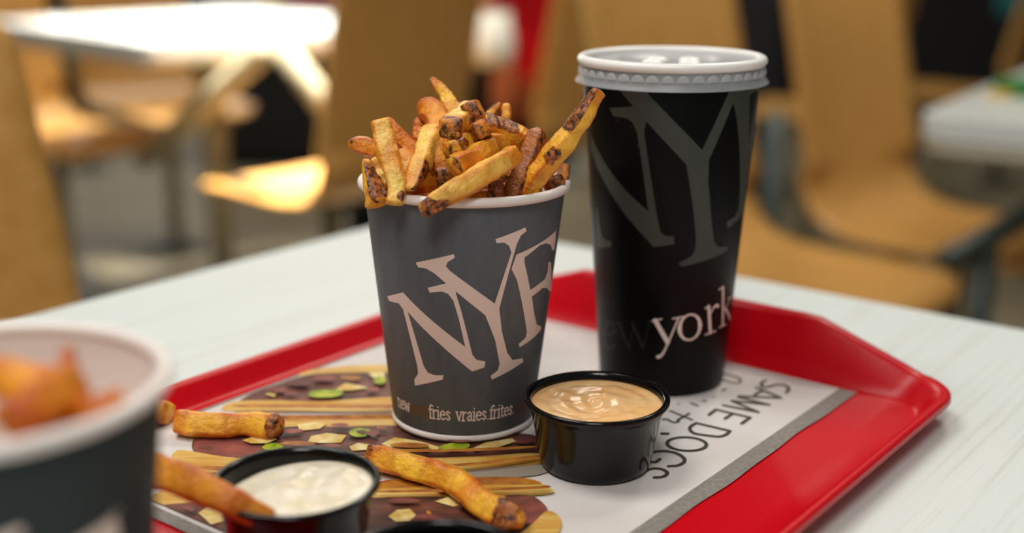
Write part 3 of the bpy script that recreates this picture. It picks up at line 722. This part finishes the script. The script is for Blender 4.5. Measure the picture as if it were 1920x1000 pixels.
FONT = {
 'n': (.8, [[(.12,0),(.12,1)],[(.12,.7),(.25,.93),(.45,1),(.6,.88),(.62,.65),(.62,0)],[(0,1),(.12,1)],[(0,0),(.24,0)],[(.5,0),(.74,0)]]),
 'e': (.72, [[(.1,.55),(.62,.55),(.58,.82),(.38,1),(.16,.86),(.07,.5),(.16,.14),(.4,0),(.62,.18)]]),
 'w': (1.05, [[(.06,1),(.3,0),(.52,.9),(.75,0),(.98,1)],[(0,1),(.2,1)],[(.86,1),(1.08,1)]]),
 'y': (.74, [[(.08,1),(.38,.08)],[(.68,1),(.38,.08),(.24,-.35),(.06,-.42)],[(0,1),(.22,1)],[(.55,1),(.8,1)]]),
 'o': (.78, [[(.38+.3*math.cos(2*PI*k/14),.5+.5*math.sin(2*PI*k/14)) for k in range(15)]]),
 'r': (.58, [[(.14,0),(.14,1)],[(.14,.65),(.28,.92),(.5,.95)],[(0,1),(.14,1)],[(0,0),(.3,0)]]),
 'k': (.76, [[(.12,0),(.12,1.5)],[(.14,.45),(.6,1)],[(.28,.6),(.7,0)],[(0,1.5),(.12,1.5)],[(0,0),(.26,0)],[(.48,1),(.74,1)],[(.55,0),(.8,0)]]),
 'f': (.48, [[(.56,1.38),(.42,1.5),(.26,1.42),(.2,1.15),(.2,0)],[(.02,1),(.44,1)],[(.06,0),(.38,0)]]),
 'i': (.36, [[(.16,0),(.16,1)],[(.15,1.38),(.17,1.38)],[(.04,1),(.16,1)],[(.02,0),(.3,0)]]),
 's': (.62, [[(.5,.8),(.32,1),(.12,.88),(.14,.66),(.42,.42),(.5,.2),(.32,0),(.08,.2)]]),
 'v': (.72, [[(.08,1),(.36,0),(.64,1)],[(0,1),(.2,1)],[(.54,1),(.76,1)]]),
 'a': (.7, [[(.1,.8),(.3,1),(.5,.86),(.52,.1),(.66,.02)],[(.5,.6),(.2,.48),(.07,.24),(.2,0),(.4,.06),(.5,.24)]]),
 't': (.5, [[(.2,1.3),(.2,.16),(.34,0),(.48,.1)],[(.02,1),(.44,1)]]),
 '.': (.36, [[(.15,.04),(.17,.04)]]), ' ': (.62, [])}
def text_on(cone, parent, s, start, end, material, wt=.15):
    """letters laid from start to end (unrolled coordinates), size found from the length"""
    adv = sum(FONT[c][0] for c, _ in s); sc_ = (end.x - start.x) / adv; x = start.x; hgt = sc_ * 1.02
    for c, mk in s:
        ps = []
        for ln_ in FONT[c][1]:
            y0 = start.y + (end.y - start.y) * (x - start.x) / (end.x - start.x)
            ps += stroke_polys([(x + a * sc_, y0 + b * hgt) for a, b in ln_], sc_ * wt)
        if ps: printed('printed_letter', ps, lambda q: cone.pos(q), mk, parent)
        x += FONT[c][0] * sc_
SM = lambda x, y: cone1.uvp(720 + x / 6.4, 730 + y / 6.4)
a_, b_ = SM(180, 243), SM(1560, 314)
txt = [(c, 'logo') for c in 'new'] + [(c, 'logo_brown') for c in 'york'] + [(c, 'logo') for c in 'fries'] + [(' ', 'logo')] + [(c, 'logo') for c in 'vraies.frites.']
zmid = SM(870, 378).y
text_on(cone1, cup1, txt, Vector((a_.x, zmid)), Vector((b_.x, zmid)), 'logo', .17)
g_ = b_ + Vector((.0006, 0)); g_.y = zmid
text_on(cone1, cup1, [(c, 'logo_brown') for c in 'fries'], g_, g_ + Vector((.0085, 0)), 'logo_brown', .17)

# ---------------------------------------------------------------- black drink cup
CX, CY, H2 = .1023, .0595, .1672
cup2 = empty('drink_cup', (CX, CY, .0012)); tag(cup2, 'tall black paper drink cup with frosted lid, right of the fries', 'cup')
rb2, rt2, zb2, zt2 = .0326, .0440, .003, .159
link('cup_wall', lathe('cup_wall', [(0, .008), (rb2 - .002, .008), (rb2 - .0016, .0), (rb2 - .0004, .0), (rb2, .002), (rb2 + (rt2 - rb2) * .5, (zb2 + zt2) / 2), (rt2, zt2), (rt2 - .001, zt2 + .002)], 96), 'cup_black', cup2)
cone2 = Cone((CX, CY, .0014), rb2, zb2, rt2, zt2, -.0055); cup2.rotation_euler = (0, -.0055, 0); cup2.location.z = .0014
def z3(x, y): return cone2.uvp(1060 + x / 2.38, 80 + y / 2.38)
L2 = [[(228,195),(338,195),(480,345),(610,480),(738,200),(765,200),(748,270),(640,525),(637,620),(652,800),(662,885),(680,913),(723,910),(722,928),(640,967),(520,1000),(505,985),(560,955),(578,930),(583,880),(570,740),(540,545),(360,350),(305,290),(300,280)],
      [(198,292),(300,285),(362,350),(352,400),(375,560),(410,780),(425,845),(445,862),(484,865),(486,900),(395,912),(265,765),(190,650),(140,550),(118,480),(112,400),(180,540),(270,660),(370,752),(345,560),(320,400),(300,355),(275,338),(215,328)],
      [(140,720),(146,740),(152,800),(165,860),(185,882),(208,888),(206,912),(146,915),(142,850)],
      [(748,265),(765,200),(862,200),(860,215),(845,212),(822,235),(818,330),(815,450),(836,455),(830,470),(815,475),(808,620),(795,740),(780,778),(722,828),(718,800),(755,775),(770,740),(778,640),(775,470),(765,350)]]
for i, pts in enumerate(L2):
    printed('logo_letter', [densify([z3(*q) for q in pts], .0014)], lambda q, e=i: cone2.pos(q, .00012 + .00003 * e), 'logo_dark', cup2, .002)
def z4(x, y): return cone2.uvp(1076.5 + x / 3.126, 450 + y / 3.126)
def cup2_letter(lines, material='logo'):
    ps = []
    for ln_, w in lines:
        p2 = [z4(*q) for q in ln_]; ww = w if isinstance(w, list) else [w] * len(p2)
        if len(p2) > 3:
            dense = catmull([Vector((p.x, p.y, k_)) for p, k_ in zip(p2, ww)], 4); p2 = [Vector((d.x, d.y)) for d in dense]; ww = [d.z for d in dense]
        ps += stroke_polys(p2, [k_ / 12200 for k_ in ww])
    printed('printed_letter', ps, lambda q: cone2.pos(q), material, cup2)
cup2_letter([([(476, 474), (548, 600)], 30), ([(612, 458), (552, 600), (524, 660), (505, 682), (490, 686)], [11, 12, 14, 18, 22]), ([(456, 476), (512, 464)], 9), ([(578, 462), (640, 450)], 9)])
cup2_letter([([(678 + 60 * math.cos(2 * PI * k / 16), 512 - 74 * math.sin(2 * PI * k / 16) - 10 * math.cos(2 * PI * k / 16)) for k in range(17)], [30 - 18 * abs(math.sin(2 * PI * k / 16)) for k in range(17)])])
cup2_letter([([(788, 392), (797, 542)], 25), ([(768, 556), (828, 533)], 9), ([(768, 402), (790, 384)], 9), ([(800, 430), (815, 400), (832, 384), (842, 388)], [10, 13, 20, 24])])
cup2_letter([([(872, 280), (870, 498)], 23), ([(848, 292), (876, 272)], 9), ([(850, 512), (888, 494)], 8), ([(880, 408), (915, 340)], 9), ([(884, 402), (912, 466)], 20), ([(898, 346), (920, 332)], 8)])
cup2_letter([([(182, 560), (236, 540), (232, 505), (210, 482), (188, 510), (178, 570), (190, 625), (215, 636), (238, 610)], [10, 10, 14, 12, 18, 22, 18, 12, 9])], 'logo_faint')
cup2_letter([([(262, 488), (322, 632)], 22), ([(322, 632), (350, 500)], 9), ([(342, 486), (404, 632)], 22), ([(404, 632), (446, 486)], 9), ([(246, 488), (285, 485)], 8), ([(425, 486), (458, 480)], 8)], 'logo_faint')
# condensation beads
random.seed(5)
for k in range(26):
    th = -PI / 2 + random.uniform(-1.25, 1.25); z = random.uniform(.05, .145); r_ = random.uniform(.0003, .0008)
    if k == 0:
        bm = bmesh.new(); bmesh.ops.create_icosphere(bm, subdivisions=2, radius=1); dm = bpy.data.meshes.new('water_bead'); bm.to_mesh(dm); bm.free()
    o = link('water_bead', dm, 'drop', cup2); rr = cone2.r(z); o.location = (rr * math.cos(th), rr * math.sin(th), z); o.scale = (r_, r_, r_ * 1.25)
# lid
lid = link('lid', lathe('lid', [(0, .1628), (.020, .1628), (.022, .1634), (.024, .1652), (.030, .1652), (.0318, .1640), (.041, .1638), (.0428, .1650), (.0440, .1664)], 96), 'lid', cup2)
link('lid_ring', lathe('lid_ring', [(.0442 + .0024 * math.cos(a), .1648 + .0024 * math.sin(a)) for a in [2 * PI * k / 14 for k in range(14)]], 96, True), 'lid_ring', lid)
link('lid_skirt', lathe('lid_skirt', [(.0452, .1632), (.0452, .1612), (.0458, .1570), (.0476, .1546), (.0478, .1542), (.0472, .1542), (.0452, .1568), (.0447, .1612), (.0447, .1632)], 120), 'lid_skirt', lid)
nm = None
for k in range(40):
    if nm is None:
        vs, fs = [], []
        for j in range(5):
            e = j / 4 * PI / 2
            for i in range(9):
                a = PI * i / 8; vs.append((.0032 * math.cos(a) * math.cos(e), -.0007 * math.sin(e), .0032 * math.sin(a) * math.cos(e)))
        for j in range(4):
            for i in range(8): fs.append((j * 9 + i, j * 9 + i + 1, (j + 1) * 9 + i + 1, (j + 1) * 9 + i))
        nm = fix_normals(mesh('lid_notch', vs, fs))
    th = 2 * PI * k / 40; o = link('lid_notch', nm, 'lid_notch', lid); o.location = (.0455 * math.cos(th), .0455 * math.sin(th), .1584); o.rotation_euler = (0, 0, th + PI / 2)
for k, (bx_, by_) in enumerate(((-.010, -.004), (.008, -.008), (.010, .008), (-.006, .010))):
    bm = bmesh.new(); bmesh.ops.create_uvsphere(bm, u_segments=20, v_segments=10, radius=1)
    for v in bm.verts: v.co = Vector((v.co.x * .0058, v.co.y * .0058, v.co.z * .0022))
    me = bpy.data.meshes.new('lid_button'); bm.to_mesh(me); bm.free(); o = link('lid_button', me, 'lid_ring', lid); o.location = (bx_, by_, .1630)

# ---------------------------------------------------------------- sauce cups
def sauce_cup(x, y, label, sauce=None, seed=1, level=.026, R=.0316):
    root = empty('sauce_cup', (x, y, .0012)); tag(root, label, 'sauce cup', 'small black sauce cups')
    k = R / .0316
    prof = [(0, .0006), (.0225, .0006), (.0236, .0), (.0242, .0008), (.0248, .0035), (.0284 * k, .0245), (.0289 * k, .0252), (.0291 * k, .0272), (.0297 * k, .0285), (.0309 * k, .0286), (.0316 * k, .0292), (.0317 * k, .0302), (.0312 * k, .0310), (.0300 * k, .0311), (.0290 * k, .0306), (.0284 * k, .0290), (.0281 * k, .0245), (.0240, .004), (.0225, .0022), (0, .0022)]
    link('cup_shell', lathe('cup_shell', prof, 96), 'blackplastic', root)
    if sauce:
        rs = .0238 + (.0283 * k - .0240) * (level - .003) / .022; nr, na = 34, 96; vs = [(0, 0, level)]; fs = []
        for i in range(1, nr + 1):
            for j in range(na):
                r_ = rs * i / nr; a = 2 * PI * j / na; x_, y_ = r_ * math.cos(a), r_ * math.sin(a)
                fall = 1 - (i / nr) ** 6
                tilt_ = 0
                if sauce == 'orange_sauce':
                    sw = math.sin(r_ * 720 + a * 1.0 + 2.5 * noise.noise(Vector((x_ * 60, y_ * 60, seed)))) * .00035
                    h = sw + .0012 * noise.noise(Vector((x_ * 55, y_ * 55, seed))) + .0006 * noise.noise(Vector((x_ * 160, y_ * 160, seed)))
                    h += .0018 * math.exp(-((x_ - .004) ** 2 + (y_ - .004) ** 2) / .000004) + .0012 * math.exp(-((x_ + .001) ** 2 + (y_ - .001) ** 2) / .000003)
                else:
                    h = .0018 * noise.noise(Vector((x_ * 70, y_ * 70, seed))) + .0007 * noise.noise(Vector((x_ * 190, y_ * 190, seed))) + .0002 * noise.noise(Vector((x_ * 500, y_ * 500, seed)))
                    h += .0010 * (1 - i / nr); tilt_ = .10 * x_
                vs.append((x_, y_, level + tilt_ + h * fall - .0007 * (i / nr) ** 10))
        for j in range(na): fs.append((0, 1 + j, 1 + (j + 1) % na))
        for i in range(nr - 1):
            for j in range(na): b = 1 + i * na; fs.append((b + j, b + na + j, b + na + (j + 1) % na, b + (j + 1) % na))
        link('sauce', fix_normals(mesh('sauce', vs, fs)), sauce, root)
    return root
sauce_cup(.0603, -.0531, 'black cup of smooth orange sauce beside the drink cup', 'orange_sauce', 3, .0282, .0318)
sauce_cup(-.0562, -.1400, 'black cup of white creamy sauce with a fry dipped in it', 'white_sauce', 8, .0262, .0312)
sauce_cup(-.0005, -.2015, 'black empty cup cut off by the lower picture edge', None, 2)

# ---------------------------------------------------------------- fries
TONE = {'pale': (S(250, 214, 108), S(220, 134, 16)), 'gold': (S(246, 190, 58), S(208, 110, 8)), 'orange': (S(240, 160, 30), S(194, 90, 4)), 'brown': (S(186, 112, 36), S(128, 62, 14)), 'dark': (S(110, 58, 24), S(64, 32, 14))}
def fry(label, pts, w, h=None, roll=0.0, tone='gold', ends='bb', peel=(), seed=0, group=None, parts=True, wig=1.0):
    """pts: 3-D points along the fry; w across the view, h in depth; peel: (t0, t1, nx, ny) areas of potato skin"""
    h = h or w; n = 46; K = 22
    path = catmull(pts, 12) if len(pts) > 2 else [Vector(pts[0]).lerp(Vector(pts[1]), k / 24) for k in range(25)]
    # resample evenly
    ln = [0]
    for i in range(1, len(path)): ln.append(ln[-1] + (path[i] - path[i - 1]).length)
    tot = ln[-1]; res = []
    for k in range(n):
        d = tot * k / (n - 1); i = 0
        while i < len(ln) - 2 and ln[i + 1] < d: i += 1
        t = (d - ln[i]) / max(1e-9, ln[i + 1] - ln[i]); res.append(path[i].lerp(path[i + 1], t))
    org = res[n // 2].copy(); vs, tones, peels = [], [], []
    ca, cb = TONE[tone]
    for i, p in enumerate(res):
        t = i / (n - 1); tg = (res[min(i + 1, n - 1)] - res[max(i - 1, 0)]).normalized()
        view = (CAM - p).normalized(); n2 = (view - tg * view.dot(tg))
        if n2.length < .2: n2 = Vector((0, 0, 1)) - tg * tg.z
        n2.normalize(); n1 = n2.cross(tg)
        d0 = t * tot; d1 = (1 - t) * tot; sx = sy = 1.0
        for st, d in ((ends[0], d0), (ends[1], d1)):
            if st == 'b': k = min(1, (d + .0012) / .0030); f_ = .80 + .20 * math.sin(k * PI / 2); sx *= f_; sy *= f_
            elif st == 'p': k = min(1, (d + .0008) / .020); f_ = .22 + .78 * k ** .7; sx *= f_; sy *= f_
            elif st == 'r': k = min(1, (d + .0006) / .0065); f_ = math.sqrt(max(.03, 1 - (1 - k) ** 2)); sx *= f_; sy *= f_
            elif st == 'w': k = min(1, (d + .001) / .016); sy *= .3 + .7 * k; sx *= .75 + .25 * k
        cr, sr = math.cos(roll + .25 * noise.noise(Vector((t * 2, seed, 7)))), math.sin(roll + .25 * noise.noise(Vector((t * 2, seed, 7))))
        wob = 1 + .17 * wig * noise.noise(Vector((t * 4, seed * 1.7, 1)))
        wob2 = 1 + .17 * wig * noise.noise(Vector((t * 4, seed * 1.7, 9)))
        for k in range(K):
            a = 2 * PI * (k + .5) / K; c, s_ = math.cos(a), math.sin(a)
            ex = .42
            lx = math.copysign(abs(c) ** ex, c) * w / 2 * sx * wob; ly = math.copysign(abs(s_) ** ex, s_) * h / 2 * sy * wob2
            qx, qy = lx * cr - ly * sr, lx * sr + ly * cr
            q = p + n1 * qx + n2 * qy
            dn = (n1 * qx + n2 * qy).normalized()
            q += dn * (.00075 * wig * noise.noise(q * 150 + Vector((seed, 0, 0))) + .00035 * wig * noise.noise(q * 420 + Vector((seed, 0, 0))))
            vs.append(q - org)
            corner = min(1, abs(c * s_) * 2) ** 3
            mixf = max(0, min(1, .22 + .75 * corner + 1.0 * noise.noise(q * 70 + Vector((0, seed, 0))) + .25 * (1 if (d0 < .006 or d1 < .006) else 0)))
            tones.append(tuple(ca[j] * (1 - mixf) + cb[j] * mixf for j in range(3)) + (1,))
            pe = 0.0
            for (t0, t1, nx, ny) in peel:
                inside = min((t - t0), (t1 - t)) * tot / .0035 + .5
                inside = max(0, min(1, inside))
                if nx or ny:
                    l = math.hypot(nx, ny); gx, gy = c, s_
                    gx, gy = math.copysign(abs(c) ** ex, c), math.copysign(abs(s_) ** ex, s_); gl = math.hypot(gx, gy)
                    dd = (gx * nx + gy * ny) / (gl * l); inside *= max(0, min(1, (dd - .45) / .3))
                pe = max(pe, inside)
            peels.append(pe)
    fs = []
    for i in range(n - 1):
        for k in range(K): fs.append((i * K + k, i * K + (k + 1) % K, (i + 1) * K + (k + 1) % K, (i + 1) * K + k))
    for e, i in ((0, 0), (1, n - 1)):
        ctr = sum((vs[i * K + k] for k in range(K)), Vector()) / K
        outw = (res[0] - res[1]).normalized() if e == 0 else (res[-1] - res[-2]).normalized()
        base = len(vs)
        for k in range(K):
            vs.append(ctr.lerp(vs[i * K + k], .62) + outw * (.0006 + .0004 * noise.noise(vs[i * K + k] * 300))); tones.append(tones[i * K + k]); peels.append(peels[i * K + k])
        vs.append(ctr + outw * .0009); tones.append(tones[i * K]); peels.append(peels[i * K]); cc = len(vs) - 1
        for k in range(K):
            k2 = (k + 1) % K
            q = (i * K + k, base + k, base + k2, i * K + k2); tr_ = (base + k, cc, base + k2)
            fs += [q, tr_] if e == 0 else [q[::-1], tr_[::-1]]
    me = mesh('french_fry', vs, fs); fix_normals(me)
    me.attributes.new('tone', 'FLOAT_COLOR', 'POINT'); me.attributes.new('peel', 'FLOAT', 'POINT')
    me.attributes['tone'].data.foreach_set('color', [x for c_ in tones for x in c_]); me.attributes['peel'].data.foreach_set('value', peels)
    o = link('french_fry', me, 'fry'); o.location = org
    tag(o, label, 'french fry', group or 'fries in the grey cup'); return o
def Z(x, y, Y): return atY(640 + x / 3.3327, 130 + y / 3.3327, Y)
U = 1 / 3.3327 / 4150                                   # one zoom pixel in metres at the cup
def cupfry(label, pts, wpx, **kw): return fry(label, [Z(*p) for p in pts], wpx * U, **kw)
# (x, y in the enlarged picture of the fries, distance Y in metres)
cupfry('long pale fry lying across the front rim of the centre cup', [(505, 885, -.058), (640, 800, -.052), (880, 660, -.044), (1090, 530, -.034)], 122, tone='pale', ends='wb', peel=((-.01, .09, 0, 0), (.08, .26, -1, .8)), seed=1, roll=.15)
cupfry('short wedge with brown peel at the left rim of the centre cup', [(150, 572, -.030), (190, 700, -.035), (232, 838, -.041)], 132, tone='gold', ends='pb', peel=((0.04, 1.01, 0, 1),), seed=2, roll=-.45)
cupfry('long yellow fry leaning out over the left front rim', [(245, 335, -.026), (295, 540, -.034), (345, 700, -.041), (335, 838, -.048)], 128, tone='pale', ends='bw', peel=((.86, 1, .6, .4),), seed=3)
cupfry('yellow fry with charred lower end beside the left front fry', [(575, 380, -.014), (510, 560, -.030), (430, 745, -.044)], 120, tone='pale', ends='bw', peel=((.62, 1.01, 1, 0),), seed=4, roll=.6)
cupfry('longest fry sticking out to the upper right towards the black cup', [(1085, 850, -.022), (1290, 580, -.024), (1470, 350, -.024), (1612, 140, -.022)], 118, tone='gold', ends='bw', peel=((.64, 1.01, 1, 0), (.40, .52, 1, .8)), seed=5, roll=.72)
cupfry('brown fry with dark purple peel along its right side', [(1065, 820, -.026), (1150, 610, -.018), (1235, 375, -.010)], 120, tone='brown', ends='br', peel=((0, 1.01, -1, 0), (.9, 1.01, 0, 0)), seed=6, roll=-.55)
cupfry('reddish fry pointing left past the cup rim', [(52, 468, -.002), (150, 480, -.002), (300, 545, -.004)], 108, tone='orange', ends='rb', peel=((0, .12, 0, 0),), seed=7)
cupfry('orange fry slanting down behind the left yellow fry', [(270, 345, .004), (380, 440, .000), (500, 560, -.004)], 105, tone='orange', ends='bb', seed=8)
cupfry('thick bent orange fry in the middle of the pile', [(500, 275, .004), (560, 260, .000), (610, 340, -.008), (620, 480, -.018), (640, 640, -.024)], 150, tone='orange', ends='rb', seed=9)
cupfry('topmost fry standing upright above the pile', [(568, 62, .018), (640, 150, .014), (720, 290, .008)], 108, tone='gold', ends='pb', seed=10)
cupfry('small orange fry peeking out left of the bent fry', [(500, 320, .012), (478, 450, .006)], 85, tone='orange', seed=11)
cupfry('fry end with a dark charred cap facing the camera', [(672, 375, -.034), (740, 320, -.016), (810, 260, .004)], 128, tone='pale', peel=((0, .10, 0, 0),), seed=12, roll=.75)
cupfry('stubby fry with rust brown peel near the top', [(800, 215, -.012), (835, 300, -.014), (880, 420, -.014)], 120, tone='gold', ends='bb', peel=((-.01, .55, 0, 1),), seed=13, roll=.2)
cupfry('spotted cut end of a fry below the charred cap', [(690, 505, -.036), (780, 460, -.024), (880, 415, -.006)], 118, tone='gold', peel=((0, .24, 0, 0),), seed=14, roll=.2)
cupfry('orange fry with grey brown tip at the centre', [(885, 370, -.030), (820, 410, -.020), (730, 470, -.008)], 112, tone='orange', peel=((0, .28, 0, 0),), seed=15)
cupfry('broad golden fry below the spotted cut end', [(700, 615, -.042), (810, 560, -.036), (930, 490, -.024)], 128, tone='gold', peel=((0, .06, 0, 0),), seed=16, roll=.2)
cupfry('fry with knobbly brown peel on top, right of the centre', [(885, 345, -.016), (1020, 385, -.012), (1190, 470, -.008)], 122, tone='gold', ends='bb', peel=((-.01, .60, 1, 0), (-.01, .06, 0, 0)), seed=17, roll=.55)
cupfry('yellow fry with dark edge behind the knobbly one', [(985, 215, .016), (935, 265, .012), (860, 360, .006)], 80, tone='gold', ends='pb', peel=((0, .5, -1, .2),), seed=18)
cupfry('thin short yellow fry upright behind the pile', [(1028, 225, .020), (1030, 350, .016)], 62, tone='gold', seed=19)
cupfry('dark brown fry end in the shadow left of centre', [(640, 610, -.034), (650, 690, -.034), (700, 760, -.026)], 120, tone='brown', peel=((0, 1, 0, 0),), seed=20)
cupfry('dark peel fry behind the long pale front fry', [(930, 520, -.020), (1040, 490, -.014)], 95, tone='brown', peel=((0, 1, 0, 0),), seed=21)
cupfry('brown fry standing just inside the front rim', [(965, 700, -.030), (960, 830, -.034)], 95, tone='brown', peel=((0, 1, -.6, .6),), seed=22)
cupfry('orange fry between the purple brown and the longest fry', [(1240, 470, .004), (1260, 640, -.004)], 110, tone='orange', seed=23)
cupfry('small brown fry at the right rim under the longest fry', [(1395, 610, .006), (1370, 740, -.004)], 80, tone='brown', peel=((0, 1, 1, 0),), seed=24)
cupfry('curled brown scrap beside the right rim', [(1300, 730, -.018), (1370, 690, -.012)], 75, tone='brown', peel=((0, 1, 0, 1),), seed=25)
cupfry('pale fry wedged between two yellow fries on the left', [(385, 520, -.012), (450, 690, -.022)], 110, tone='pale', seed=26)
cupfry('pale fry behind the left wedge', [(235, 560, -.012), (290, 740, -.018)], 110, tone='pale', seed=27)
cupfry('golden fry under the knobbly one', [(905, 450, -.026), (1000, 470, -.016), (1120, 520, -.006)], 110, tone='gold', seed=28)
cupfry('golden fry rising right of the pale front fry', [(1140, 450, -.002), (1110, 700, -.014)], 120, tone='gold', seed=29)
cupfry('tan fry deep behind the longest fry', [(1180, 520, .010), (1330, 760, .000)], 100, tone='orange', seed=30)
random.seed(11)
for k in range(18):
    a = random.uniform(0, PI); zc = .082 + .0022 * k; rr = .031; ox, oy = random.uniform(-.012, .012), random.uniform(-.012, .012)
    d = Vector((math.cos(a), math.sin(a), random.uniform(-.25, .25))) * rr
    d *= min(1, .036 / (math.hypot(ox, oy) + d.length)) if True else 1
    c = Vector((ox, oy, zc))
    fry('fry buried among the others in the centre cup', [c - d, c + Vector((0, 0, random.uniform(-.003, .003))), c + d], .0098, tone=random.choice(['gold', 'orange', 'brown']), peel=((.8, 1, 0, 0),), seed=40 + k, group='fries buried in the grey cup')

# loose fries on the tray
g = 'loose fries on the paper'
fry('short bent fry lying on the paper near the left cup', [at(332, 792, .0062), at(400, 798, .0055), at(470, 796, .0055), at(528, 803, .0060)], .0112, tone='gold', ends='br', peel=((.90, 1, 0, 0),), seed=60, group=g)
fry('long bent fry lying on the paper beside the white sauce', [at(694, 856, .0066), at(760, 872, .0062), at(850, 902, .0062), at(910, 950, .0058), at(978, 978, .0060)], .0108, tone='gold', ends='br', peel=((0, .04, 0, 0), (.88, 1, 0, 0)), seed=61, group=g)
fry('orange fry dipped into the white sauce', [at(250, 870, .038), at(340, 900, .0375), at(430, 940, .0335), at(505, 978, .0265)], .0112, tone='orange', ends='bw', seed=62, group=g)
fry('fry tip showing at the tray edge behind the left cup', [at(262, 762, .007), at(314, 776, .006)], .0105, tone='gold', seed=63, group=g)
cr = fry('tiny crumb on the paper in front of the long bent fry', [at(803, 961, .0016), at(806, 963, .0016)], .0014, tone='pale', seed=64, group=g)

# ---------------------------------------------------------------- near cup at the left
NX, NY, NZ = -.1185, -.2520, TABLE_Z
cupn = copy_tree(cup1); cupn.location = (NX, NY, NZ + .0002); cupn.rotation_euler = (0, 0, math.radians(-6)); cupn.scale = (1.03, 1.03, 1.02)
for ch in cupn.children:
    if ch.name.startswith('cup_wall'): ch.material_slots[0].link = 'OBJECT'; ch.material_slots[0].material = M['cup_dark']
    if ch.name.startswith(('logo_letter', 'registered_mark')): ch.location.z = -.008; ch.scale = (.979, .979, 1)
tag(cupn, 'out of focus grey paper cup with fries in the left foreground', 'cup', 'grey fries cups')
g = 'fries in the foreground cup'
def nf(x, y, dy): return atY(x, y, NY + dy)
fry('pointed fry standing up in the foreground cup', [nf(128, 655, .006), nf(118, 740, -.002), nf(90, 860, -.012)], .0105, tone='orange', ends='pb', peel=((0, .35, 1, .3),), seed=70, group=g)
fry('flat lying fry at the left in the foreground cup', [nf(-80, 700, .004), nf(20, 712, 0), nf(120, 760, -.004)], .0115, tone='orange', seed=71, group=g)
fry('front fry leaning low in the foreground cup', [nf(20, 800, -.022), nf(90, 745, -.012), nf(135, 720, -.004)], .0115, tone='orange', seed=72, group=g)
fry('small fry end behind in the foreground cup', [nf(75, 688, .014), nf(60, 780, .008)], .0105, tone='orange', seed=73, group=g)
fry('low fry along the right wall of the foreground cup', [nf(150, 790, -.014), nf(225, 765, -.006)], .0105, tone='gold', seed=74, group=g)
random.seed(4)
for k in range(8):
    a = random.uniform(0, PI); c = Vector((NX + random.uniform(-.008, .008), NY + random.uniform(-.008, .008), NZ + .066 + .003 * k)); d = Vector((math.cos(a), math.sin(a), random.uniform(-.15, .15))) * .026
    fry('fry buried low in the foreground cup', [c - d, c + d], .0105, tone=random.choice(['orange', 'brown', 'gold']), seed=80 + k, group='fries buried in the foreground cup')
